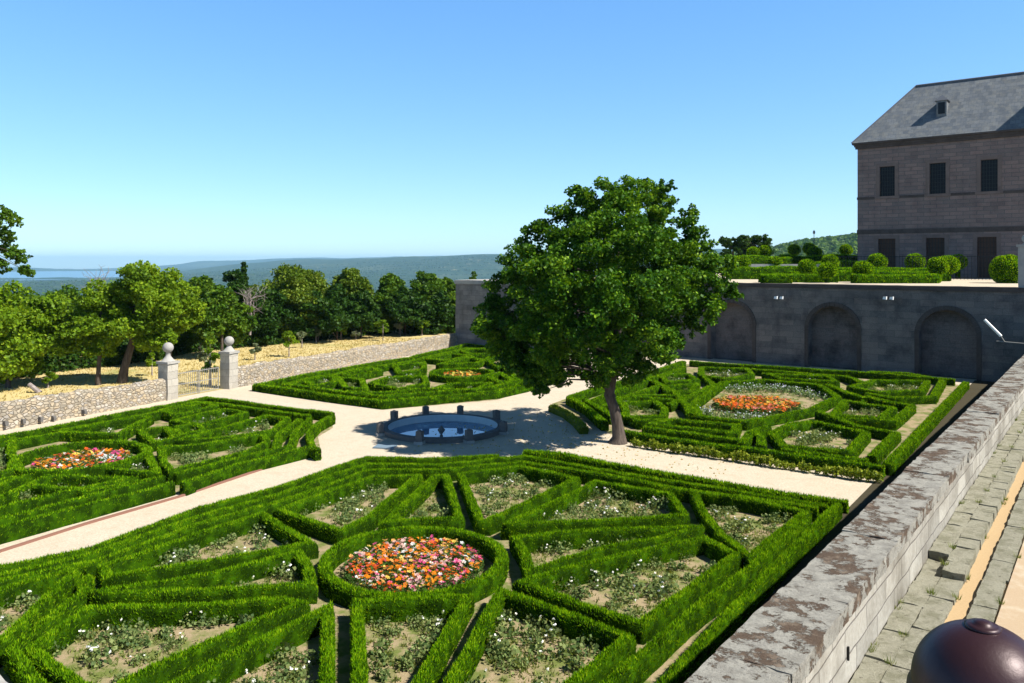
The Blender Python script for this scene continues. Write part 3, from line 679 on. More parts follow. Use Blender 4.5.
tag(mesh('painted_wall_shade', [(*toW(-3.2,6),.014),(*toW(-3.2,61),.014),(*toW(-7.75,61),.014),(*toW(-6.5,6),.014)], [(0,1,2,3)], M['shade_paint']), kind='structure')  # dark strip painted where the parapet's cast shadow falls short of the hedge
G_A, G_B, G_C, G_D = ('hedges of the nearest parterre', 'hedges of the left parterre', 'hedges of the parterre by the far rubble wall', 'hedges of the parterre right of the tree')
PAR = {
 'A': (G_A, 1050, .078, .024, [
  ('the bed straight below the flower circle', [(357,602),(467,597),(418,683),(385,745),(362,745)]),
  ('the narrow bed at the bottom left of the circle', [(318,612),(328,606),(327,683),(326,770),(80,770),(60,738),(184,679)]),
  ('the big rose bed at the lower left', [(89,608),(200,604),(285,598),(301,603),(160,663),(110,690),(80,684),(31,647)]),
  ('the thin wedge bed left of the flower circle', [(93,592),(200,575),(298,551),(308,566),(311,584),(200,590)]),
  ('the long bed beside the left gravel path', [(262,514),(200,532),(103,566),(108,577),(200,562),(311,542)]),
  ('the white flowering bed behind the circle', [(279,510),(325,493),(372,476),(418,475),(370,516),(340,529)]),
  ('the slim bed directly behind the flower circle', [(434,476),(446,475),(460,518),(420,518),(385,523)]),
  ('the four sided bed behind the circle', [(461,473),(519,466),(576,478),(488,520),(480,520)]),
  ('the blunt ended bed near the right path', [(596,481),(670,494),(685,514),(617,519),(508,524)]),
  ('the slim wedge bed right of the flower circle', [(515,537),(617,529),(697,526),(660,537),(600,549),(530,570),(525,552)]),
  ('the broad bed between circle and parapet', [(522,582),(585,564),(660,546),(704,537),(736,554),(690,588),(641,621),(580,602)]),
  ('the green weedy bed at the bottom centre right', [(501,591),(560,611),(628,636),(570,683),(500,760),(400,770),(449,683)]),
  ('the corner bed by parapet and right path', [(694,491),(750,499),(806,511),(750,556),(722,534),(702,508)]),
  ('the corner bed at the left frame edge', [(77,569),(0,590),(-70,606),(-70,680),(0,643)]),
 ]),
 'B': (G_B, 430, .085, .032, [
  ('the rectangular bed of the left parterre', [(161,447),(200,444),(262,434),(268,441),(250,450),(172,469),(164,462)]),
  ('the pointed middle bed of the left parterre', [(180,440),(265,415),(288,418),(272,430),(220,437)]),
  ('the dark triangular bed left of the pointed one', [(173,420),(224,409),(246,412),(200,424)]),
  ('the small bed at the far tip of the left parterre', [(196,402),(216,405),(176,414),(160,410)]),
  ('the bed between rubble wall and left circle', [(56,431),(135,417),(150,416),(118,434)]),
  ('the small wedge bed by the left circle', [(148,451),(158,473),(110,469)]),
  ('the triangular bed before the left circle', [(47,476),(132,477),(40,497),(-20,514),(-20,505)]),
  ('the bed at the left edge beside the circle', [(-30,441),(13,437),(10,452),(20,466),(-30,480)]),
  ('the lower bed at the left frame edge', [(-50,488),(28,474),(-50,502)]),
  ('the hooked strip behind the left circle', [(140,430),(166,427),(176,437),(154,441)]),
  ('the tiny bed beside the hooked strip', [(174,427),(195,424),(204,429),(182,434)]),
 ]),
 'C': (G_C, 200, .11, .05, [
  ('the small left bed of the far parterre', [(338,377),(362,379),(366,389),(346,387)]),
  ('the sliver bed nearest the gate in the far parterre', [(303,379),(330,375),(336,381),(314,385)]),
  ('the long bed against the far rubble wall', [(341,373),(372,366),(380,370),(352,376)]),
  ('the front long bed of the far parterre', [(371,383),(390,376),(424,376),(427,383),(400,388)]),
  ('the middle bed left of the far flower circle', [(395,365),(424,362),(424,369),(400,372)]),
  ('the back bed of the far parterre', [(428,358),(452,353),(472,356),(445,360)]),
  ('the bed behind the far flower circle', [(440,364),(470,357),(484,360),(476,363)]),
  ('the bed in front of the far flower circle', [(434,388),(450,383),(490,383),(475,390)]),
  ('the small bed right of the far flower circle', [(490,377),(500,372),(513,380),(499,382)]),
  ('the topmost small bed below the bastion', [(462,350),(485,348),(497,353),(472,354)]),
  ('the bed under the tree foliage below the bastion', [(486,359),(500,353),(514,360),(498,366)]),
  ('the far bed half hidden by the tree', [(505,366),(530,360),(537,374),(517,378)]),
  ('the far bed right of the hanging branch', [(539,353),(556,358),(556,368),(543,366)]),
 ]),
 'D': (G_D, 300, .09, .04, [
  ('the tan rose bed near the golden shrubs', [(772,433),(790,424),(812,420),(866,432),(850,450),(785,445)]),
  ('the small bed between the gravel notches', [(846,400),(893,408),(880,417),(833,414)]),
  ('the long bed below the third arch of the arcade', [(874,380),(927,381),(921,390),(878,392),(850,386)]),
  ('the half hidden bed behind the trunk', [(664,386),(697,384),(692,390),(669,391)]),
  ('the bright green bed right of the tree trunk', [(624,402),(655,401),(665,408),(663,415),(627,416)]),
  ('the back bed under the right side of the tree', [(662,375),(688,374),(697,379),(667,382)]),
  ('the back bed below the first visible arch', [(701,367),(747,368),(752,374),(728,378),(702,375)]),
  ('the large orange and white flower bed', [(722,382),(765,379),(820,385),(838,396),(813,408),(778,415),(745,421),(700,416),(694,402)]),
  ('the dark slot bed in front of the orange flowers', [(652,424),(672,419),(737,424),(734,432),(690,428)]),
  ('the thin bed below the second arch', [(766,373),(828,376),(836,381),(782,378)]),
 ])}
XT = {
 'A': [
  ('outermost hedge beside the left gravel path of the nearest parterre', [(-90,598),(0,566),(95,546),(200,508),(278,486),(368,457),(430,458),(499,455)], 0),
  ('ragged outer hedge along the right gravel path of the nearest parterre', [(524,451),(560,453),(679,475),(760,489),(848,501)], 0),
  ('second border hedge inside the nearest parterre', [(-90,606),(0,574),(95,553),(200,516),(278,494),(368,464),(440,464),(524,456),(679,482),(760,495),(828,505)], 0),
  ('third border hedge inside the nearest parterre', [(-90,613),(0,581),(95,560),(200,524),(278,502),(368,470),(440,470),(520,461),(600,474),(679,488),(740,496),(818,508)], 0),
  ('straight hedge at the foot of the tall parapet wall beside the nearest parterre', [(838,504),(787,553),(662,683),(600,747)], 0),
  ('hedge between the left corner bed and the big rose bed', [(88,577),(83,592),(50,618),(12,647),(36,680),(62,708)], 0),
  ('hedge left of the tan strip beside the parapet', [(806,519),(752,567),(693,609),(610,683),(550,740)], 0)],
 'B': [
  ('outer hedge along the gravel path of the left parterre', [(-90,558),(0,528),(87,505),(173,482)], 0),
  ('outer hedge with ragged start by the path beyond the gap', [(183,483),(237,464),(312,446),(318,450)], 0),
  ('second hedge inside the path border of the left parterre', [(-90,545),(0,518),(82,497),(164,477)], 0),
  ('second hedge reaching the scalloped corner of the left parterre', [(176,473),(257,453),(290,446),(296,430),(310,418)], 0),
  ('curved outer hedge at the scalloped corner', [(312,444),(309,432),(318,423),(333,415)], 0),
  ('back hedge along the rubble wall and gate of the left parterre', [(333,413),(206,397),(117,414),(0,436),(-90,452)], 0),
  ('second back hedge of the left parterre', [(310,415),(262,409),(206,402),(117,420),(0,443),(-90,459)], 0),
  ('short curved hedge between the pointed bed and the corner', [(275,448),(279,434),(300,418)], 0),
  ('radial hedge right of the wedge bed in the left parterre', [(143,446),(157,470)], 0),
  ('long hedge below the left flower circle', [(28,483),(90,490),(150,480)], 0)],
 'C': [
  ('outer hedge around the far parterre', [(256,384),(320,393),(383,401),(440,396),(497,391),(525,385),(562,372),(548,357),(500,347),(467,344),(410,357),(330,370)], 1),
  ('second hedge inside the far parterre border', [(285,384),(383,396),(440,391),(493,387),(545,372),(535,358),(500,351),(467,348),(410,361),(335,374)], 1),
  ('wavy inner hedge across the front of the far parterre', [(345,391),(383,392),(420,389),(452,389)], 0)],
 'D': [
  ('cut corner hedge left of the tree trunk', [(569,397),(588,407),(605,422)], 0),
  ('second hedge behind the cut corner by the trunk', [(585,399),(602,408),(614,416)], 0),
  ('outer front hedge behind the golden shrub row', [(620,430),(709,443),(766,451),(850,461),(884,466)], 0),
  ('long hedge at the parapet side of the parterre right of the tree', [(887,464),(966,382)], 0),
  ('outer hedge along the left side behind the tree', [(569,396),(610,384),(684,361)], 0),
  ('outer hedge below the arcade wall', [(690,361),(770,366),(850,371),(955,379)], 0),
  ('hedge ending in a blunt tip above the upper gravel notch', [(870,371),(905,373),(943,379),(933,396),(893,397),(866,393)], 0),
  ('hedge ending above the lower gravel notch', [(866,396),(890,402),(912,405),(893,421),(842,418)], 0),
  ('hedge bending round the tan rose bed', [(818,411),(855,425),(896,432),(872,456)], 0),
  ('horseshoe hedge in front of the orange flowers', [(742,444),(750,432),(768,426)], 0),
  ('second arm of the horseshoe hedge', [(762,446),(761,436),(752,430)], 0),
  ('inner front hedge behind the outer front hedge', [(643,427),(690,432),(742,440)], 0),
  ('inner hedge linking the horseshoe to the parapet corner', [(782,448),(830,455),(868,460)], 0),
  ('sweeping hedge behind the orange flower bed', [(752,369),(790,372),(848,376),(862,382)], 0),
  ('curving hedge right of the white flowers', [(828,384),(845,391),(865,398)], 0),
  ('hedge behind the tree trunk running to the flower bed', [(615,398),(650,394),(690,396)], 0),
  ('curved hedge from the tree to the orange flower bed', [(652,380),(676,392),(690,410)], 0),
  ('hedge second in from the left side behind the tree', [(592,400),(626,387),(684,367)], 0),
  ('hedge third in from the left side behind the tree', [(603,406),(640,391),(662,384)], 0),
  ('hedge between the trunk and the back beds', [(700,373),(714,384),(690,396),(668,404)], 0),
  ('hedge running left from the large orange flower bed', [(640,397),(668,398),(690,404),(690,414)], 0),
  ('low hedge left of the bright green bed', [(607,404),(618,412),(640,420),(680,420)], 0)]}
beds = []
for key in 'ABCD':
    grp, dens, L_, W_, comps = PAR[key]
    for ph_, px in comps:
        dd = dens
        if key == 'A' and min(y for _, y in px) > 560: dd = dens*1.25
        hedge('box_hedge', PX(px), True, 'clipped green box hedge framing '+ph_, grp, dens=dd, L=L_, Wd=W_)
        beds.append((key, ph_, [P(x, y, .25) for x, y in px]))
    for lb, px, cl in XT[key]:
        if lb.startswith('ragged'): hedge('box_hedge', PX(px, .38), cl, lb, grp, dens=dens*.55, L=.11, Wd=.035, width=.34, height=.36)
        else: hedge('box_hedge', PX(px), bool(cl), 'clipped green '+lb if not lb.startswith(('straight','short','long','curved','cut','low')) else lb+', clipped box', grp, dens=dens, L=L_, Wd=W_)
def circle(cx, cy, r_, k=40): return [(cx+r_*math.cos(2*math.pi*i/k), cy+r_*math.sin(2*math.pi*i/k)) for i in range(k)]
cA = (-2.50, 20.1); cB = P(83, 453, .5); cC = P(462, 371.5, .5)
hedge('ring_hedge', circle(*cA, 2.25), True, 'round clipped hedge encircling the nearest orange and pink flower bed', 'ring hedges', dens=1100, L=.078, Wd=.024)
hedge('ring_hedge', circle(*cB, 2.35), True, 'round clipped hedge encircling the left orange flower bed', 'ring hedges', dens=330, L=.09, Wd=.035)
hedge('ring_hedge', circle(*cC, 2.1), True, 'round clipped hedge in the middle of the far parterre', 'ring hedges', dens=200, L=.11, Wd=.05)
# outer arc of the ring path in the nearest parterre (the inner ends of the beds follow it)
def arcpts(c, r_, a0_, a1_, k=8): return [(c[0]+r_*math.cos(R(a0_+(a1_-a0_)*i/k)), c[1]+r_*math.sin(R(a0_+(a1_-a0_)*i/k))) for i in range(k+1)]

# ------------------------------------------------------------------ flowers
def flower_bed(name, cx, cy, r_, n_, pal, label, size=.055, z=.27, ell=None):
    # foliage under the blooms
    a = rng.uniform(0, 2*np.pi, n_*9); q = r_*np.sqrt(rng.random(n_*9))
    if ell is None: Pn = np.stack([cx+q*np.cos(a), cy+q*np.sin(a), rng.uniform(.05, z+.09, len(a))], 1)
    fol = leaves(Pn, size*1.3); 
    col = np.tile([.06,.13,.02], (len(Pn), 1))*rng.uniform(.5, 1.5, (len(Pn), 1))
    Vs = [fol]; Cs = [col]
    drift = rng.random((60, 2))*2*r_+np.array([cx-r_, cy-r_]); dcol = rng.integers(0, len(pal), 60)
    for k in range(n_):
        t_, u = rng.uniform(0, 2*np.pi), r_*.97*math.sqrt(rng.random()); x, y = cx+u*math.cos(t_), cy+u*math.sin(t_)
        c = pal[dcol[np.argmin(((drift-[x, y])**2).sum(1))]] if rng.random() < .45 else pal[rng.integers(len(pal))]
        hz = z+rng.uniform(-.03, .12); s_ = size*rng.uniform(.6, 1.3); tl = rng.normal(size=2)*.35
        for j in range(5):
            b = j*1.257+t_; b2 = b+.9; bm = b+.45
            vs = [(0,0,0),(s_*math.cos(b),s_*math.sin(b),s_*.35),(s_*1.1*math.cos(bm),s_*1.1*math.sin(bm),s_*.25),(s_*math.cos(b2),s_*math.sin(b2),s_*.35)]
            Vs.append(np.array([(x+p[0], y+p[1], hz+p[2]+p[0]*tl[0]+p[1]*tl[1]) for p in vs])); Cs.append(np.array([c])*rng.uniform(.75, 1.1))
    return tag(fin(name, npmesh(name, np.concatenate(Vs), 4, col=np.concatenate(Cs)), M['petal']), label, 'flowers', kind='stuff')
ORG, DOR, PNK, RED, WHT, YEL = (.85,.27,.015), (.80,.13,.02), (.75,.10,.28), (.65,.03,.05), (.80,.82,.80), (.82,.60,.12)
flower_bed('bedding_flowers', *cA, 1.78, 1300, [ORG,ORG,ORG,DOR,PNK,PNK,WHT,YEL,(.85,.42,.12),(.8,.5,.45)], 'mixed orange, pink, red and white flowers filling the nearest round bed', .047)
flower_bed('bedding_flowers', *cB, 1.75, 650, [ORG,ORG,DOR,PNK,WHT,YEL], 'orange, pink and white flowers filling the left round bed', .06, .2)
flower_bed('bedding_flowers', *cC, 1.3, 130, [ORG,DOR,YEL,YEL,(.3,.4,.05)], 'thin orange flowers in the round bed of the far parterre', .08)
cD = P(756, 404, .25)
flower_bed('bedding_flowers', *cD, 2.3, 1000, [ORG,DOR,ORG,(.8,.2,.12),YEL,(.75,.25,.2)], 'bright orange and red flowers in the middle of the parterre right of the tree', .07)
def band(name, px, n_, label, rr=.6):
    Vs = []; Cs = []; pts = [P(x, y, .3) for x, y in px]
    for k in range(n_):
        i = random.randrange(len(pts)-1); u = random.random(); x = pts[i][0]*(1-u)+pts[i+1][0]*u+random.gauss(0, rr*.5); y = pts[i][1]*(1-u)+pts[i+1][1]*u+random.gauss(0, rr*.8); hz = .28+random.uniform(-.12,.08)
        c = leaves(np.array([[x+random.gauss(0,.09), y+random.gauss(0,.09), random.uniform(.02,.34)] for _ in range(9)]), .11); Vs.append(c); Cs.append(np.tile([.13,.2,.06], (9,1))*rng.uniform(.6,1.4,(9,1)))
        if random.random() < .6:
            c = leaves(np.array([[x, y, hz+.05]]*3), .085); Vs.append(c); Cs.append(np.tile([.78,.8,.82], (3,1)))
    return tag(fin(name, npmesh(name, np.concatenate(Vs), 4, col=np.concatenate(Cs)), M['petal']), label, 'flowers', kind='stuff')
band('white_flowers', [(733,388),(765,385),(795,388),(822,396)], 230, 'pale white flowers behind the orange flowers right of the tree')
band('white_flowers', [(697,408),(712,411),(745,416),(765,414)], 140, 'pale white flowers in front of the orange flowers right of the tree', .5)

# ------------------------------------------------------------------ rose bushes and weeds in the beds
def rose_proto(seed, size, white):
    k = int(150*size/.3); d = rng.normal(size=(k,3)); d /= np.linalg.norm(d, axis=1)[:, None]; q = rng.random(k)[:, None]**.4
    lob = rng.normal(size=(5,3))*.4; lob[:, 2] = 0
    Pn = d*q*size*.55+lob[rng.integers(0,5,k)]*size; Pn[:, 2] = np.abs(Pn[:, 2])*1.3+.04
    me = npmesh('foliage', leaves(Pn, .075), 4); me.materials.append(M['rose'])
    fl = None
    if white:
        Vs = []
        for _ in range(white):
            c = np.array([random.gauss(0, size*.35), random.gauss(0, size*.35), size*random.uniform(.6, .95)])
            Vs.append(leaves(c+rng.normal(size=(7,3))*.012, .046, .5))
        fl = npmesh('flowers', np.concatenate(Vs), 4); fl.materials.append(M['white_petal'])
    return me, fl
prot = [rose_proto(i, s_, w_) for i, (s_, w_) in enumerate([(.34,3),(.28,0),(.24,2),(.4,0),(.3,5),(.36,0),(.22,0),(.3,1)])]
def inside(p, poly):
    c = False; n_ = len(poly)
    for i in range(n_):
        a, b = poly[i], poly[(i+1) % n_]
        if (a[1] > p[1]) != (b[1] > p[1]) and p[0] < (b[0]-a[0])*(p[1]-a[1])/(b[1]-a[1])+a[0]: c = not c
    return c
def edge_d(p, poly):
    m_ = 9e9
    for i in range(len(poly)):
        a, b = Vector(poly[i]), Vector(poly[(i+1) % len(poly)]); q = Vector(p); t = max(0, min(1, (q-a).dot(b-a)/max(1e-9,(b-a).length_squared))); m_ = min(m_, (a+(b-a)*t-q).length)
    return m_
ORD = 'first second third fourth fifth sixth seventh eighth ninth tenth eleventh twelfth thirteenth fourteenth fifteenth sixteenth seventeenth eighteenth nineteenth twentieth twenty-first twenty-second twenty-third twenty-fourth twenty-fifth twenty-sixth twenty-seventh twenty-eighth twenty-ninth thirtieth thirty-first thirty-second thirty-third thirty-fourth thirty-fifth thirty-sixth'.split()
cnt = 0; weeds = []
for key, ph_, poly in beds:
    x0, x1 = min(p[0] for p in poly), max(p[0] for p in poly); y0, y1 = min(p[1] for p in poly), max(p[1] for p in poly)
    area = (x1-x0)*(y1-y0); placed = []; ros = []; big = 'orange' in ph_
    want = {'A': 3.4, 'B': 1.5, 'C': .35, 'D': 1.0}[key]
    for _ in range(0 if big else int(area*want*2)):
        p = (random.uniform(x0, x1), random.uniform(y0, y1))
        if not inside(p, poly) or edge_d(p, poly) < .33 or p[1] < 11.5 or abs(p[0]) > p[1]*.72: continue
        if any((p[0]-q[0])**2+(p[1]-q[1])**2 < .2 for q in placed): continue
        placed.append(p)
        wp = .5
        me, fl = prot[random.choices(range(8), [3,3,2,3,3 if 'white' in ph_ or 'left' in ph_ else 1,3,3,2])[0]]
        short = ph_.replace('the ', '', 1)
        o = bpy.data.objects.new('rose_bush', me); C.objects.link(o); o.location = (p[0], p[1], SOILZ); o.rotation_euler = (0,0,random.uniform(0,6.28)); sc_ = random.uniform(.75,1.25)*(1 if key == 'A' else 1.15); o.scale = (sc_,sc_,sc_)
        ros.append(o); cnt += 1
        if fl:
            f_ = bpy.data.objects.new('flowers', fl); C.objects.link(f_); f_.parent = o
    ros.sort(key=lambda o: o.location.x/o.location.y)
    for q_, o in enumerate(ros): tag(o, ORD[min(q_, 35)]+' rose bush from left, '+ph_, 'rose bush', 'rose bushes in the beds')
    for _ in range(int(area*(34 if key == 'A' else 9))):
        p = (random.uniform(x0, x1), random.uniform(y0, y1))
        if inside(p, poly) and edge_d(p, poly) > .2 and p[1] > 11 and math.sin(p[0]*2.1)+math.sin(p[1]*1.7+p[0])+random.gauss(0,.6) > -.2: weeds.append(p)
print('roses', cnt)
Pn = np.array([(x, y, SOILZ) for x, y in weeds]).repeat(9, 0); Pn[:, :2] += rng.normal(size=(len(Pn), 2))*.05
tag(fin('bed_weeds', npmesh('bed_weeds', blades(Pn, np.tile([0,0,1.], (len(Pn),1)), .10, .03, .5, 1.2), 3), M['weed']), 'low yellow green weeds scattered over the rose beds', 'weeds', kind='stuff')
# twigs
TBX = P(618, 443, 0)
# ------------------------------------------------------------------ golden shrubs along the right path
def bush_mesh(name, r_, h_, k, leaf, seed=0, mat='hedge_yellow', stem=0):
    d = rng.normal(size=(k,3)); d /= np.linalg.norm(d, axis=1)[:, None]; q = rng.random(k)[:, None]**.35
    bump = 1+.18*np.sin(d[:, 0:1]*5+seed)+.15*np.cos(d[:, 1:2]*6+seed*2)
    Pn = d*q*bump*np.array([r_, r_, h_*.5]); Pn[:, 2] += h_*.5+stem
    me = npmesh(name, leaves(Pn, leaf), 4); me.materials.append(M[mat]); return me
gm_ = [bush_mesh('golden_shrub', .2, .42, 260, .085, i) for i in range(4)]
a_, b2 = P(634, 447, 0), P(876, 483, 0)
for i in range(34):
    u = i/33; o = bpy.data.objects.new('golden_shrub', gm_[i % 4]); C.objects.link(o)
    o.location = (a_[0]+(b2[0]-a_[0])*u+random.uniform(-.06,.06), a_[1]+(b2[1]-a_[1])*u+random.uniform(-.06,.06), SOILZ); s_ = random.uniform(.75,1.15); o.scale = (s_,s_,s_*random.uniform(.85,1.1)); o.rotation_euler = (0,0,random.uniform(0,6))
    tag(o, 'small golden shrub, '+ORD[i]+' from the tree in the row edging the gravel path', 'shrub', 'golden shrubs along the path')
hedge('golden_hedge', PX([(552,405),(566,411),(577,419),(584,427)], .35), False, 'low yellowish hedge curving along the gravel beside the pool and tree', dens=300, L=.1, Wd=.045, mat='hedge_yellow', width=.4, height=.34)
lp = []
for _ in range(900):
    a = random.uniform(0, 6.28); q = 7.5*random.random()**.6; lp.append((TBX[0]-1.5+q*math.cos(a), TBX[1]+q*math.sin(a)*.9, .02))
tag(fin('fallen_leaves', npmesh('fallen_leaves', leaves(np.array(lp), .09, -.0), 4), M['drygrass']), 'scattered dry fallen leaves on the gravel under the big tree', 'leaves', kind='stuff')
# brick edging of the left parterre
be = MB(); ed = [P(x, y, 0) for x, y in [(-60,585),(0,552.5),(87,524.5),(178,498),(192,493.5),(250,474),(312,454)]]
for i in range(len(ed)-1):
    a_, b2 = Vector(ed[i]), Vector(ed[i+1]); nn = Vector((-(b2-a_).y, (b2-a_).x)).normalized()*.045
    be.add(([(*(a_-nn),.0),(*(b2-nn),.0),(*(b2+nn),.0),(*(a_+nn),.0),(*(a_-nn),.07),(*(b2-nn),.07),(*(b2+nn),.07),(*(a_+nn),.07)], [(4,5,6,7),(0,1,5,4),(2,3,7,6)]))
tag(be.build('brick_edging', M['brick']), 'thin reddish brick edging between the left parterre and the gravel path', 'edging')

# ------------------------------------------------------------------ pool
pool = empty('round_pool', (*pc, 0), 0, 'round sunken stone basin with blue water between the four parterres', 'pool')
MB().add(lathe([(pr+.05,0),(pr+.05,.22),(pr-.22,.24),(pr-.25,.1)], 56)).build('rim', M['dark_granite'], pool)
MB().add(lathe([(pr-.252,.215),(pr-.27,-.8)], 56)).build('basin_wall', M['plaster'], pool)
# the water sits in a shallow dish on the ground so its surface stays above the sheet
WZ = -.12
MB().add(([(0,0,WZ)]+[((pr-.26)*math.cos(2*math.pi*k/56), (pr-.26)*math.sin(2*math.pi*k/56), WZ) for k in range(56)], [(0,k+1,(k+1)%56+1) for k in range(56)])).build('water', M['water'], pool)
fo = empty('fountain_spout', (pc[0]+.0, pc[1]-.9, WZ), 0, 'small dark stone fountain urn standing in the pool water', 'fountain')
MB().add(lathe([(.08,0),(.08,.05),(.04,.1),(.17,.28),(.18,.32),(.05,.45),(.02,.5)], 14)).build('urn', M['dark_granite'], fo, smooth=True)
posts = [('back left', (390,422)),('back centre left', (423,416)),('back centre right', (465.5,413.5)),('left front', (386,435)),('front left', (419,444.5)),('front right', (467,442)),('right front', (500,434)),('right back', (498,422))]
pd = ['leftmost standing post at the back edge of the pool rim','post behind the pool, left of the two in the middle back','post behind the pool, right of the two in the middle back','squat post at the left tip of the pool','front post on the near rim, the left one','front post on the near rim, the right one','near post at the right tip of the pool','taller looking post at the right back of the pool']
for (nm, (x, y)), d_ in zip(posts, pd):
    p = P(x, y, 0); ang = math.atan2(p[1]-pc[1], p[0]-pc[0]); p = (pc[0]+(pr+.2)*math.cos(ang), pc[1]+(pr+.2)*math.sin(ang))
    e = empty('stone_post', (*p, 0), ang, 'short square granite '+d_, 'post', 'granite posts around the pool')
    MB().add(rough_box(-.14,.14,-.14,.14,0,.58,.14,.006,int(x))).add(lathe([(.11,.585),(.08,.62),(.001,.63)],4)).build('shaft', M['dark_granite'], e)
    MB().add(rough_box(-.2,.2,-.2,.2,0,.13,.2,.008,int(x)+1)).build('foot', M['granite'], e)
mb = MB().box(-.45,.45,-.3,.3,.008,.06); p = P(385,447.5,0)
o = mb.build('access_cover', M['plate'], loc=(*p,0), rz=-.2); tag(o, 'flat blue grey square cover lying on the gravel in front of the pool', 'cover')

# ------------------------------------------------------------------ boundary wall and gate
pA, kA = wall_pt(160); pB, kB = wall_pt(176); pC, kC = wall_pt(221); pD, kD = wall_pt(237)
wrz = math.atan2(wd[1], wd[0])
def rubble_wall(k0, k1, label, h0=1.24):
    o = empty('rubble_wall', (*(wl0+wd*k0), 0), wrz, label, 'wall'); L = k1-k0; V = []; F = []; nx = int(L/.22); r_ = random.Random(int(k0))
    prof = [(-.28,0),(-.27,.3),(-.28,.6),(-.26,.9),(-.2,1.0),(0,1.05),(.2,1.0),(.26,.9),(.27,.5),(.28,0)]
    for i in range(nx+1):
        hh = h0*(1+.03*math.sin(i*.13)+.02*math.sin(i*.71))
        for (u, v) in prof: V.append((L*i/nx, u+r_.uniform(-.025,.025), v*hh*(1 if v < .9 else 1+r_.uniform(-.04,.04))))
    m_ = len(prof)
    for i in range(nx):
        for j in range(m_-1): F.append((i*m_+j, (i+1)*m_+j, (i+1)*m_+j+1, i*m_+j+1)[::-1])
    mesh('wall', V, F, M['rubble'], o); return o
wlft = rubble_wall(-22, (kA+kB)/2-.2, 'low rubble stone wall left of the gate, beside the left parterre')
rubble_wall((kC+kD)/2+.2, np.linalg.norm(wl1-wl0)+1.0, 'long rubble stone wall right of the gate running to the bastion')
for k, (kp, bh, by, br_, lb) in enumerate((((kA+kB)/2, 361, 347.5, 5.2, 'left granite gate pillar topped by a stone ball'), ((kC+kD)/2, 351, 341, 4.8, 'right granite gate pillar topped by a stone ball'))):
    p = wl0+wd*kp; hb = H-(bh-HOR)/FPX*p[1]; hb = PY(168, bh, p[1])[2]; zb = PY(168, by, p[1])[2]; rr_ = br_/FPX*p[1]
    e = empty('gate_pillar', (*p, 0), wrz+R(4), lb, 'pillar', 'pillars of the garden gate')
    MB().add(rough_box(-.38,.38,-.38,.38,0,hb-.14,.38,.01,k)).build('shaft', M['pillar'], e)
    MB().add(rough_box(-.45,.45,-.45,.45,hb-.137,hb,.45,.008,k+3)).build('cap', M['granite'], e)
    MB().add(lathe([(.40,hb+.002),(.28,hb+.12),(.14,hb+.3),(.11,zb-rr_*.8),(.17,zb-rr_*.85)]+[(rr_*math.cos(a),zb+rr_*math.sin(a)) for a in np.linspace(-.95,1.57,12)], 24)).build('ball_finial', M['granite'], e, smooth=True)
p0 = wl0+wd*(kB+.05); gl = kC-kB-.2
gt = empty('iron_gate', (*p0, 0), wrz, 'pale iron double gate of thin vertical bars between the two ball topped pillars', 'gate')
hg = 1.45
for side in (0, 1):
    x0 = side*gl/2+.03; x1 = x0+gl/2-.06
    lf = MB().box(x0,x0+.04,-.02,.02,.05,hg).box(x1-.04,x1,-.02,.02,.05,hg).box(x0+.04,x1-.04,-.015,.015,.1,.14).box(x0+.04,x1-.04,-.015,.015,hg-.06,hg-.02).box(x0+.04,x1-.04,-.015,.015,.75,.79).build('leaf_frame', M['grey_iron'], gt)
    mb = MB(); k = int((x1-x0)/.13)
    for i in range(1, k): x = x0+(x1-x0)*i/k; mb.box(x-.011, x+.011, -.011, .011, .141, hg+.05)
    mb.build('bars', M['grey_iron'], lf)
for (x, y), lb in zip(((1,421),(18.7,419),(36,417),(49,416),(79.6,409.5)), ('at the left frame edge','second from the left','small, third from the left','fourth from the left','rightmost and highest')):
    p, k = wall_pt(x); z_ = PY(x, y+2, p[1])[2]; q = p-out*.36
    e = MB().add(rough_box(-.07,.07,-.14,.1,-.1,.14,.1,.012,int(x))).build('spout_stone', M['dark_granite'], loc=(*q, z_), rz=wrz)
    tag(e, 'dark stone spout sticking out of the rubble wall, '+lb, 'spout', 'spouts on the rubble wall')

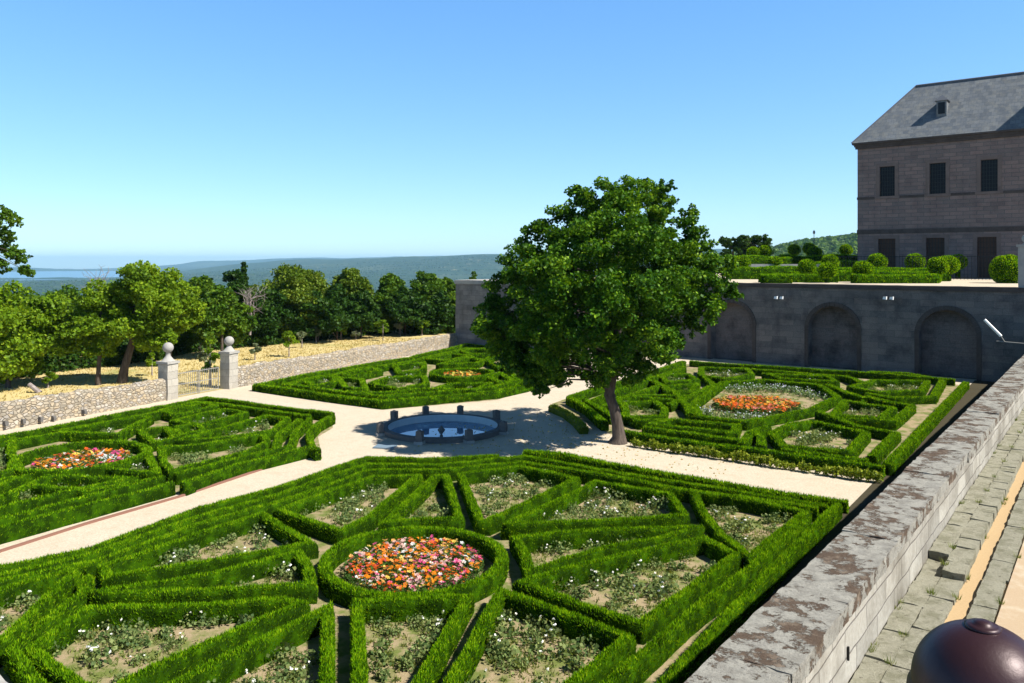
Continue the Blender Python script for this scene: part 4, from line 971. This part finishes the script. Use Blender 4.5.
# ------------------------------------------------------------------ trees
def limb_path(a, b, k=5, wob=.12):
    a, b = Vector(a), Vector(b); L = (b-a).length; pts = []
    for i in range(k+1):
        t = i/k; p = a.lerp(b, t); p.z += math.sin(t*math.pi)*L*.08
        if 0 < i < k: p += Vector((random.uniform(-1,1), random.uniform(-1,1), random.uniform(-1,1)))*L*wob*.35
        pts.append(p)
    return pts
def make_tree(name, base, clumps, trunk, leafmat_, label, nleaf, leaf, group=None, cat='tree', bark='bark', lr=.2, twig=True, sub=5, puff=.36):
    """base (x,y,z); clumps [(x,y,z,r)] world; trunk [(x,y,z,rad)] world"""
    e = empty(name, base, 0, label, cat, group); B = Vector(base)
    mb = MB(); tp = [Vector(t[:3])-B for t in trunk]; tr = [t[3] for t in trunk]
    mb.add(tube(tp, tr, 10))
    top = tp[-1]; rt = tr[-1]
    for (x, y, z, r_) in clumps:
        c = Vector((x, y, z))-B
        # spring from the nearest lower trunk node
        cand = [(i, (p-c).length) for i, p in enumerate(tp) if i >= len(tp)//2]
        i0 = min(cand, key=lambda q: q[1])[0]; s_ = tp[i0]; ra = tr[i0]*.55
        pts = limb_path(s_, c, 5); mb.add(tube(pts, [ra*(1-t/5.6)*min(1, lr*4) for t in range(6)], 5))
    mb.build('trunk', M[bark], e, smooth=True)
    w_ = np.array([r_**2 for *_, r_ in clumps]); w_ /= w_.sum(); Ps = []; RN = []
    for (x, y, z, r_), ww in zip(clumps, w_):
        k = int(nleaf*ww); 
        # sub-clumps on the surface of each clump: light tops, gaps between
        d = rng.normal(size=(sub*3, 3)); d /= np.linalg.norm(d, axis=1)[:, None]
        sc_ = d*r_*rng.uniform(.45, 1.0, (len(d), 1)); pick = rng.integers(0, len(d), k)
        o_ = rng.normal(size=(k, 3)); o_ /= np.linalg.norm(o_, axis=1)[:, None]; o_ *= r_*puff*(rng.random(k)[:, None]**.4)
        o_[:, 2] *= .7
        Ps.append(np.array([x, y, z])-np.array(base)+sc_[pick]*np.array([1,1,.85])+o_); RN.append(np.clip(rng.normal(.5, .2, k)+rng.uniform(-.12,.12), 0, 1))
    me = npmesh('crown', leaves(np.concatenate(Ps), leaf, .25), 4, np.concatenate(RN)); fin('crown', me, M[leafmat_], e); return e
# the big tree in the middle
TB = P(618, 443, 0); TY = TB[1]
cl = []
def cp(px, py, dY, r_): x, y, z = PY(px, py, TY+dY); cl.append((x, y, z, r_))
outline = [(496,318,0,1.0),(506,290,0,1.1),(520,268,-.5,1.1),(543,250,.5,1.1),(560,225,0,1.05),(580,210,.6,1.0),(604,198,-.6,.95),(636,190,0,.9),(660,200,.8,.95),(684,230,0,.75),(676,262,-1,1.1),(700,265,.6,.95),(720,262,0,.8),(724,290,0,.75),(705,312,-.5,.95),(684,300,.8,1.1),(694,328,.2,.6),(665,335,-.5,1.1),(650,355,.5,1.0),(630,372,0,.85),(600,370,0,1.0),(575,362,.3,.9),(550,360,-.6,.9),(541,382,-.4,.55),(528,350,0,.95),(512,340,.5,.85),
           (493,335,.3,.7),(527,372,-.3,.6),(488,326,-.6,.8),(541,391,-.4,.35),(536,377,.2,.6),(513,362,0,.7),(500,350,.4,.7),(556,378,.3,.6),(548,366,-1,.8),(532,232,0,.5),(690,215,.3,.5),(668,185,0,.4),(700,240,0,.7),(577,196,0,.5),(620,200,-.5,.9),(650,215,.3,.9),(590,230,-.8,1.1),(568,246,-.6,.9),(545,270,-1,1.2),(600,376,-1.0,.6),(636,372,-1.0,.7),(655,345,-1.8,1.0),(520,320,-1,1.1),(682,250,.4,.9),(705,285,-.8,.9)]
for a in outline: cp(*a)
for a in [(560,270,-3,1.4),(600,240,-2.5,1.4),(640,235,-2.6,1.4),(540,310,-3,1.4),(580,310,-4,1.5),(620,285,-4.2,1.4),(660,290,-3.2,1.3),(600,340,-3.2,1.3),(640,320,-3.5,1.3),(560,340,-2.6,1.2),(620,215,-1.2,1.2),
          (560,270,3,1.4),(600,240,2.6,1.4),(650,240,2.6,1.4),(545,305,3,1.4),(590,310,4.2,1.5),(640,290,4.2,1.5),(680,290,2.6,1.2),(610,340,3,1.3),(650,325,3,1.2),(565,335,3,1.2),(600,280,0,1.6),(640,260,0,1.4),(560,300,0,1.5),(590,335,0,1.3),(640,310,1,1.4)]: cp(*a)
def tk(px, py, r_, dY=0): x, y, z = PY(px, py, TY+dY); return (x, y, z, r_)
trunk = [(TB[0],TB[1],-.05,.47),tk(619,437,.31),tk(617.5,425,.26),tk(614,408,.24),tk(609,395,.23),tk(612,380,.2),tk(616,355,.2),tk(618,320,.17),tk(616,280,.13),tk(618,240,.07)]
bt = make_tree('shade_tree', (*TB, 0), cl, trunk, 'tree', 'big leafy green tree with a forked leaning trunk rising behind the pool', 150000, .15, lr=.16, sub=6)
tx = Vector((*TB,0))
mb = MB(); mb.add(tube([Vector(tk(*a)[:3])-tx for a in ((612,398,.2),(607,385,.2),(601,368,.2),(592,345,.2),(575,310,.1))], [.19,.18,.16,.12,.06], 9))
mb.build('fork', M['bark'], bt, smooth=True)

def tree_px(name, px, pyb, pyt, pw, mat, label, Y=None, nleaf=9000, leaf=.2, shape='round', group=None, crown_bottom=None, bark='bark', lean=0, cat='tree', trw=.14, nc=16):
    if shape == 'umbrella': nc = int(nc*1.9); nleaf = int(nleaf*1.25); pw *= 1.12
    if Y is None: b = P(px, pyb, 0); Yd = b[1]; z0 = 0
    else: Yd = Y; d = ray(px, 300); b = (d[0]*Y/d[1], Y); z0 = gz(*b)-.03
    ztop = PY(px, pyt, Yd)[2]; Wm = pw/FPX*Yd; hgt = ztop-z0
    cb = z0+hgt*.25 if crown_bottom is None else PY(px, crown_bottom, Yd)[2]
    cm = (ztop+cb)/2; rz = (ztop-cb)/2; rx = Wm/2; cls = []
    xc = b[0]+lean
    for i in range(nc):
        if shape == 'round':
            while True:
                v = np.array([random.uniform(-1,1) for _ in range(3)])
                if .25 < np.linalg.norm(v) < 1.15: break
            r_ = min(rx, rz)*random.uniform(.30,.48)
            cls.append((xc+v[0]*(rx-r_*.8), Yd+v[1]*(rx-r_*.8)*.8, cm+v[2]*(rz-r_*.8), r_))
        elif shape == 'umbrella':
            a = random.uniform(0, 6.28); q = math.sqrt(random.random()); r_ = rx*random.uniform(.24,.36)
            cls.append((xc+q*(rx-r_)*math.cos(a), Yd+q*(rx-r_)*math.sin(a), ztop-r_*.7-(q**2)*rz*.9-random.random()**2*rz*.8, r_))
        elif shape == 'cone':
            t = (i+.5)/nc; r_ = rx*(1-t)*.8+.35*rx; cls.append((xc+random.uniform(-.15,.15)*rx, Yd, cb+(ztop-cb-r_*.6)*t, r_))
    if shape != 'cone': cls.append((xc, Yd, ztop-min(rx, rz)*.33, min(rx, rz)*.33))
    th_ = max(.05, hgt*trw*.16)
    tr = [(b[0],b[1],z0-.05,th_*1.4),(b[0]+lean*.15,b[1],z0+(cb-z0)*.5,th_),(b[0]+lean*.6,b[1],cb+.2*rz,th_*.8),(xc,b[1],cm,th_*.55),(xc,b[1],cm+rz*.5,th_*.25)]
    return make_tree(name, (b[0], b[1], z0), cls, tr, mat, label, int(nleaf*1.9), leaf*1.12, group, cat, bark, sub=4, puff=.5)
GT = 'trees beyond the rubble wall'
tree_px('walnut_tree', 8, 388, 279, 130, 'tree_light', 'broad bright green tree beyond the wall at the left frame edge', nleaf=26000, leaf=.2, crown_bottom=384, group=GT, nc=26)
tree_px('ash_tree', 122, 383, 260, 88, 'tree_light', 'tall green tree with thick forked trunk left of the gate', nleaf=22000, leaf=.18, crown_bottom=352, group=GT, lean=1.1, nc=24, trw=.2)
tree_px('ash_tree', 98, 385, 287, 72, 'tree_light', 'smaller round tree with thin dark trunk left of the forked one', nleaf=13000, leaf=.18, crown_bottom=358, group=GT, lean=.2, nc=16)
tree_px('ash_tree', 170, None, 282, 75, 'tree_light', 'light green bushy tree just behind the left gate pillar', Y=60, nleaf=14000, leaf=.22, crown_bottom=352, group=GT)
tree_px('oak_tree', 62, None, 284, 70, 'tree_mid', 'darker tree between the two bright trees at the left', Y=72, nleaf=9000, leaf=.26, shape='umbrella', crown_bottom=368, group=GT)
tree_px('oak_tree', 30, None, 292, 70, 'tree_mid', 'mid green tree behind the broad tree at the left edge', Y=85, nleaf=8000, leaf=.28, shape='umbrella', crown_bottom=360, group=GT)
tree_px('oak_tree', 200, None, 275, 62, 'tree_mid', 'mid green oak behind the gate', Y=70, nleaf=14000, leaf=.24, shape='umbrella', crown_bottom=350, group=GT)
tree_px('oak_tree', 222, None, 287, 60, 'tree_mid', 'lower mid green oak behind the right gate pillar', Y=66, nleaf=12000, leaf=.24, shape='umbrella', crown_bottom=350, group=GT)
tree_px('holm_oak', 235, None, 270, 50, 'tree_dark', 'dark tree left of the stone pines with bare twigs before it', Y=82, nleaf=10000, leaf=.28, shape='umbrella', crown_bottom=348, group=GT)
tree_px('stone_pine', 293, None, 263, 84, 'pine', 'largest olive green round topped pine in the tree line', Y=80, nleaf=24000, leaf=.22, shape='umbrella', crown_bottom=338, group=GT, nc=28)
tree_px('stone_pine', 350, None, 267, 50, 'pine', 'narrower olive pine right of the largest one', Y=86, nleaf=12000, leaf=.24, shape='umbrella', crown_bottom=330, group=GT)
tree_px('holm_oak', 337, None, 284, 44, 'tree_dark', 'dark bluish tree in front of the narrower pine', Y=80, nleaf=10000, leaf=.26, shape='umbrella', crown_bottom=344, group=GT)
tree_px('holm_oak', 361, None, 292, 40, 'tree_dark', 'dark low tree right of the bluish one', Y=82, nleaf=8000, leaf=.26, shape='umbrella', crown_bottom=340, group=GT)
tree_px('oak_tree', 390, None, 273, 50, 'tree_mid', 'round green tree left of the last clump before the bastion', Y=88, nleaf=12000, leaf=.28, shape='umbrella', crown_bottom=338, group=GT)
tree_px('oak_tree', 424, None, 270, 56, 'tree_mid', 'wide green tree near the bastion', Y=90, nleaf=13000, leaf=.28, shape='umbrella', crown_bottom=334, group=GT)
tree_px('oak_tree', 448, None, 276, 36, 'tree_mid', 'last green tree touching the bastion', Y=92, nleaf=8000, leaf=.28, shape='umbrella', crown_bottom=330, group=GT)
tree_px('holm_oak', 405, None, 285, 60, 'tree_dark', 'dark shaded tree filling the gap below the green crowns', Y=86, nleaf=9000, leaf=.28, shape='umbrella', crown_bottom=344, group=GT)
tree_px('holm_oak', 272, None, 290, 60, 'tree_dark', 'dark undergrowth tree below the largest pine', Y=76, nleaf=9000, leaf=.26, shape='umbrella', crown_bottom=352, group=GT)
tree_px('holm_oak', 318, None, 292, 60, 'tree_dark', 'dark undergrowth tree between the pines', Y=78, nleaf=9000, leaf=.26, shape='umbrella', crown_bottom=350, group=GT)
tree_px('holm_oak', 190, None, 298, 60, 'tree_dark', 'dark undergrowth tree behind the gate', Y=76, nleaf=8000, leaf=.26, shape='umbrella', crown_bottom=356, group=GT)
tree_px('holm_oak', 140, None, 300, 70, 'tree_dark', 'dark undergrowth tree behind the forked ash', Y=78, nleaf=8000, leaf=.26, shape='umbrella', crown_bottom=362, group=GT)
tree_px('holm_oak', 90, None, 300, 80, 'tree_dark', 'dark undergrowth tree behind the thin trunked ash', Y=80, nleaf=8000, leaf=.26, shape='umbrella', crown_bottom=366, group=GT)
tree_px('holm_oak', 440, None, 292, 44, 'tree_dark', 'dark low tree beside the bastion', Y=88, nleaf=7000, leaf=.28, shape='umbrella', crown_bottom=340, group=GT)
tree_px('cypress', 243, None, 261, 13, 'tree_dark', 'slim dark cypress tip above the tree line', Y=98, nleaf=5000, leaf=.25, shape='cone', crown_bottom=310, group=GT, nc=16)
tree_px('cypress', 474, None, 270, 12, 'tree_mid', 'small conifer top showing behind the bastion', Y=110, nleaf=4000, leaf=.25, shape='cone', crown_bottom=320, group=GT, nc=16)
# bare trees
def bare_tree(px, py0, py1, Y, pw, label):
    x, y, z0 = PY(px, py0, Y); zt_ = PY(px, py1, Y)[2]; e = empty('bare_tree', (x, y, z0), 0, label, 'tree', 'bare grey trees'); mb = MB(); hh = zt_-z0; ww = pw/FPX*Y/2
    mb.add(tube([(0,0,0),(.1,0,hh*.4),(0,0,hh*.8)], [.12,.08,.03], 6))
    for i in range(34):
        a = (0,0,hh*random.uniform(.1,.75)); b = (random.uniform(-ww,ww), random.uniform(-ww,ww), hh*random.uniform(.4,1.0)); pts = limb_path(a, b, 4, .3); mb.add(tube(pts, [.04,.03,.024,.017,.01], 4))
        c = pts[3]; mb.add(tube([c, c+Vector((random.uniform(-.8,.8), random.uniform(-.8,.8), random.uniform(.2,.9)))], [.015,.007], 4))
    mb.build('branches', M['grey_bark'], e)
bare_tree(250, 335, 284, 73, 34, 'dead grey tree with tangled bare branches in front of the pines')
bare_tree(98, 330, 264, 78, 26, 'leafless reddish grey treetop left of the tall forked tree')
# leaning log
e = MB().add(tube([(*P(40,393,0),.0),(*PY(29,384,P(40,393,0)[1]),)], [.16,.12], 8)).build('leaning_trunk', M['grey_bark']); tag(e, 'short grey leaning trunk stub behind the wall at the far left', 'trunk')
# overhanging branch top left: a tree standing outside the frame
oc = []
for (x, y, r_) in ((-8,226,.75),(4,214,.5),(14,222,.4),(-14,250,.8),(6,246,.5),(16,252,.45),(22,258,.4),(2,268,.5),(24,270,.35),(31,274,.25),(-30,235,1.1),(-35,265,1.0),(8,236,.4),(-20,275,.6)):
    a = PY(x, y, 40+random.uniform(-.8,.8)); oc.append((*a, r_))
b = PY(-75, 300, 41)
make_tree('poplar_tree', (b[0], 41, 0), oc, [(b[0],41,-.05,.35),(b[0]+.2,41,3,.28),(b[0]+.6,41,6,.2),(b[0]+1.2,41,9,.12)], 'tree_mid', 'tree reaching into the sky from the left frame edge with hanging leafy branches', 9000, .16, GT)
# saplings in the field
sap = [(289,357,330,18,'tree_light'),(316,343,326,16,'grey_leaf'),(341,340,320,16,'tree_light'),(356,340,330,12,'grey_leaf'),(383,341,319,18,'tree_light'),(400,336,317,14,'grey_leaf'),(422,336,318,17,'tree_light'),(441,330,315,14,'grey_leaf'),(452,328,310,12,'tree_light'),(210,386,338,22,'tree_light'),(255,360,343,13,'grey_leaf'),(205,372,348,20,'grey_leaf'),(152,376,352,12,'tree_light'),(48,388,372,18,'tree_light'),(302,348,331,10,'grey_leaf')]
sl_ = ['right of the gate, alone on the dry grass','grey, third from the gate side','green, below the narrower pine','pinkish grey low one in the middle of the row','green, in the middle of the row','grey, right of the middle green one','green, largest near the bastion','grey, beside the bastion','green, touching the bastion corner','green, standing just inside the gate opening','grey and sparse, right of the gate pillar','grey bushy one behind the gate','small one behind the left gate pillar','low bright one near the left frame edge','tiny grey one left of the third']
for (px, yb, yt, pw_, mt), lb in zip(sap, sl_):
    tree_px('young_tree', px, yb, yt, pw_, mt, 'young tree on dry grass, '+lb, nleaf=700, leaf=.14, group='young trees beyond the rubble wall', crown_bottom=yb-(yb-yt)*.28, nc=6, bark='grey_bark')
tl = [(-40,388),(30,377),(80,370),(158,361),(190,353),(230,349.5),(290,343.5),(350,337.5),(420,330.5),(462,324)]
tlp = [Vector(P(x, y, 0)) for x, y in tl]; up = []
for _ in range(52000):
    i = random.randrange(len(tlp)-1); u = random.random(); q = tlp[i].lerp(tlp[i+1], u); dd = q.normalized(); back = abs(random.gauss(0, 2.2)); hmax = 1.6+1.1*math.sin(q.x*.9)+.7*math.sin(q.x*2.3+1)+back*.35
    x, y = q.x+dd.x*back, q.y+dd.y*back; up.append((x, y, max(.05, random.random()**.8*max(.6, hmax))))
tag(fin('undergrowth', npmesh('undergrowth', leaves(np.array(up), .26), 4), M['tree_dark']), 'dark tangled undergrowth filling the foot of the tree line', 'undergrowth', kind='stuff')
# dry grass tufts
gx = []
for _ in range(9000):
    k = random.uniform(-8, 46); q = random.uniform(.5, 34)*random.random()**.5+.3; p = wl0+wd*k+out*q; gx.append((p[0], p[1], 0))
Pn = np.array(gx).repeat(3, 0); Pn[:, :2] += rng.normal(size=(len(Pn), 2))*.15
tag(fin('dry_grass', npmesh('dry_grass', blades(Pn, np.tile([0,0,1.],(len(Pn),1)), .14, .09, .6, .9), 3), M['drygrass']), 'dry yellow grass covering the field beyond the rubble wall', 'grass', kind='stuff')

# ------------------------------------------------------------------ upper terrace garden
def topiary(px, pyc, prx, Y, label, mat='hedge', group='clipped topiary balls on the upper terrace'):
    x, y, z = PY(px, pyc, Y); r_ = prx/FPX*Y; k = int(2600*r_*r_)+500; k = min(k, 6000)
    d = rng.normal(size=(k,3)); d /= np.linalg.norm(d, axis=1)[:, None]
    Pn = d*r_*(1+.03*np.sin(d[:, :1]*9)); Pn[:, 2] *= .9
    low = d[:, 2] < -.2
    hgt = z-ZT
    Pn[:, 2] = np.maximum(Pn[:, 2], -hgt)
    # solid core so the sky does not shine through
    V, F = lathe([(r_*.3, -hgt),(r_*.3, -r_*.85),(r_*.7,-.6*r_),(r_*.9,-.2*r_)]+[(r_*.95*math.cos(a), r_*.86*math.sin(a)) for a in np.linspace(.1,1.5,7)], 16)
    me = npmesh('topiary_ball', blades(Pn, d, .13, .07, .25), 3, extra=(V, F)); o = fin('topiary_ball', me, M[mat], loc=(x, y, z)); tag(o, label, 'topiary', group)
tops = [(807,267,8,67,'second ball from the left behind the front hedge'),(830,262,8,79,'upper one of the stacked pair above the first arch gap'),(827.5,270.5,8.5,64,'lower one of the stacked pair, nearest the wall edge'),(863,270,9.5,64,'round ball at the middle of the front hedge'),(938,266,9.5,66,'large ball at the right end of the front hedge'),(948,265,10,70,'ball just behind the large one at the right end'),(1008,270,16,63.5,'largest dome beside the ball topped pier'),
        (794,250,6,101,'small ball far behind, left one'),(809,248.5,6,101,'small ball far behind, middle one'),(814,253,7,100,'dark ball in front of the far small ones'),(753.5,253,6.5,93,'ball at the far left beside the big tree foliage'),(765,251,6,93,'small ball right of the far left one'),(775,263,7,80,'low ball above the left hedge block'),(877,262,9,80,'dark ball below the left palace window'),(915,262,9,81,'dark ball in front of the middle palace door'),(742,263,8,80,'ball peeping out right of the tree crown'),(846,250,6,100,'small ball left of the palace corner'),(958,262,8,80,'shaded ball left of the right hand palace door')]
for px, py, pr_, Y, lb in tops: topiary(px, py, pr_, Y, 'clipped green topiary, '+lb)
def TP(px, py): p = P(px, py, ZT+.66); return p
hl = [([(748,273),(776,273),(778,269),(752,269)],'square clipped hedge at the left end of the upper terrace'),
      ([(762,277),(790,277)],'short low hedge in front of the left terrace block'),
      ([(760,276.5),(832,276.5),(838,271.5),(800,270.5)],'front terrace hedge above the first and second arch'),
      ([(853,277),(933,277),(946,272),(960,270.5)],'front terrace hedge above the second and third arch'),
      ([(853,276),(862,271.5),(925,272)],'inner hedge bending behind the middle ball'),
      ([(800,268),(850,267.5),(852,271)],'middle hedge row behind the stacked balls'),
      ([(870,273.5),(925,274.5)],'low inner hedge of the right terrace block')]
for pts, lb in hl: hedge('terrace_hedge', [TP(p[0], p[1]-2.2) for p in pts], False, lb, 'hedges on the upper terrace', width=.9, height=.66, dens=150, L=.13, Wd=.07, z=ZT-.02)
for (px0, px1, Y, hh, lb) in ((728,800,78,1.2,'long dark hedge strip behind the left terrace block'),(800,856,88,1.75,'bright hedge strip reaching the palace corner'),(735,790,90,2.3,'pale hedge strip at the far left of the terrace'),(780,856,98,2.5,'farthest hedge strip below the wooded hill'),(800,852,76,1.15,'middle strip of hedge left of the palace corner'),(790,850,69,.85,'low strip of hedge behind the front row, left block'),(858,945,70,.85,'low strip of hedge behind the front row, right block'),(860,930,77,1.1,'hedge strip below the palace windows')):
    a = PY(px0, 270, Y); b = PY(px1, 270, Y); hedge('terrace_hedge', [a[:2], b[:2]], False, lb, 'hedges on the upper terrace', width=1.6, height=hh, dens=70, L=.15, Wd=.09, z=ZT-.02)
lw = MB().add(rough_box(0,9,-.2,.2,0,1.5,.8,.01,2)).build('low_terrace_wall', M['granite'], loc=(*PY(739,270,80)[:2],ZT-.03), rz=-.1); tag(lw, 'low pale wall far back on the upper terrace left of the topiary', 'wall')
for (px, yt, pw_, lb) in ((733,235,26,'dark tree behind the terrace, left half of the pair right of the big tree'),(755,228,38,'dark tree behind the terrace, taller half of the pair right of the big tree')):
    Y = 118; x, y, z = PY(px, 262, Y); zt_ = PY(px, yt, Y)[2]; z0 = ZT-.05; cls = []
    rx = pw_/FPX*Y/2; cm = (zt_+z0+1.5)/2; rz_ = (zt_-z0-1.5)/2
    for i in range(14):
        v = np.array([random.uniform(-.75,.75) for _ in range(3)]); cls.append((x+v[0]*rx, Y+v[1]*rx, cm+v[2]*rz_, min(rx,rz_)*.4))
    make_tree('holm_oak', (x, Y, z0), cls, [(x,Y,z0-.05,.2),(x,Y,cm-rz_*.5,.16),(x,Y,cm,.1)], 'tree_dark', lb, 9000, .28, 'dark trees behind the upper terrace')
x, y, z = PY(814, 234, 100)
e = empty('lamp_post', (x, y, ZT-.02), 0, 'thin lamp post against the sky on the upper terrace', 'lamp post')
MB().add(tube([(0,0,0),(0,0,z-ZT)], [.05,.035], 6)).build('pole', M['iron'], e); MB().add(lathe([(.05,z-ZT),(.16,z-ZT+.1),(.14,z-ZT+.4),(.02,z-ZT+.5)], 8)).build('lantern', M['grey_iron'], e)

# ------------------------------------------------------------------ air
hz = MB().box(-21500, 21500, -21500, 21500, -420, 150)
m, n = newmat('haze'); v = N(n, 'ShaderNodeVolumePrincipled'); v.inputs['Color'].default_value = (.42,.74,1,1); v.inputs['Density'].default_value = 6e-5; v.inputs['Anisotropy'].default_value = .0
o = n.nodes.new('ShaderNodeOutputMaterial'); n.links.new(v.outputs[0], o.inputs['Volume'])
hb = hz.build('haze', m); tag(hb, 'thin blue summer haze over the valley and far hills', 'haze', kind='stuff')
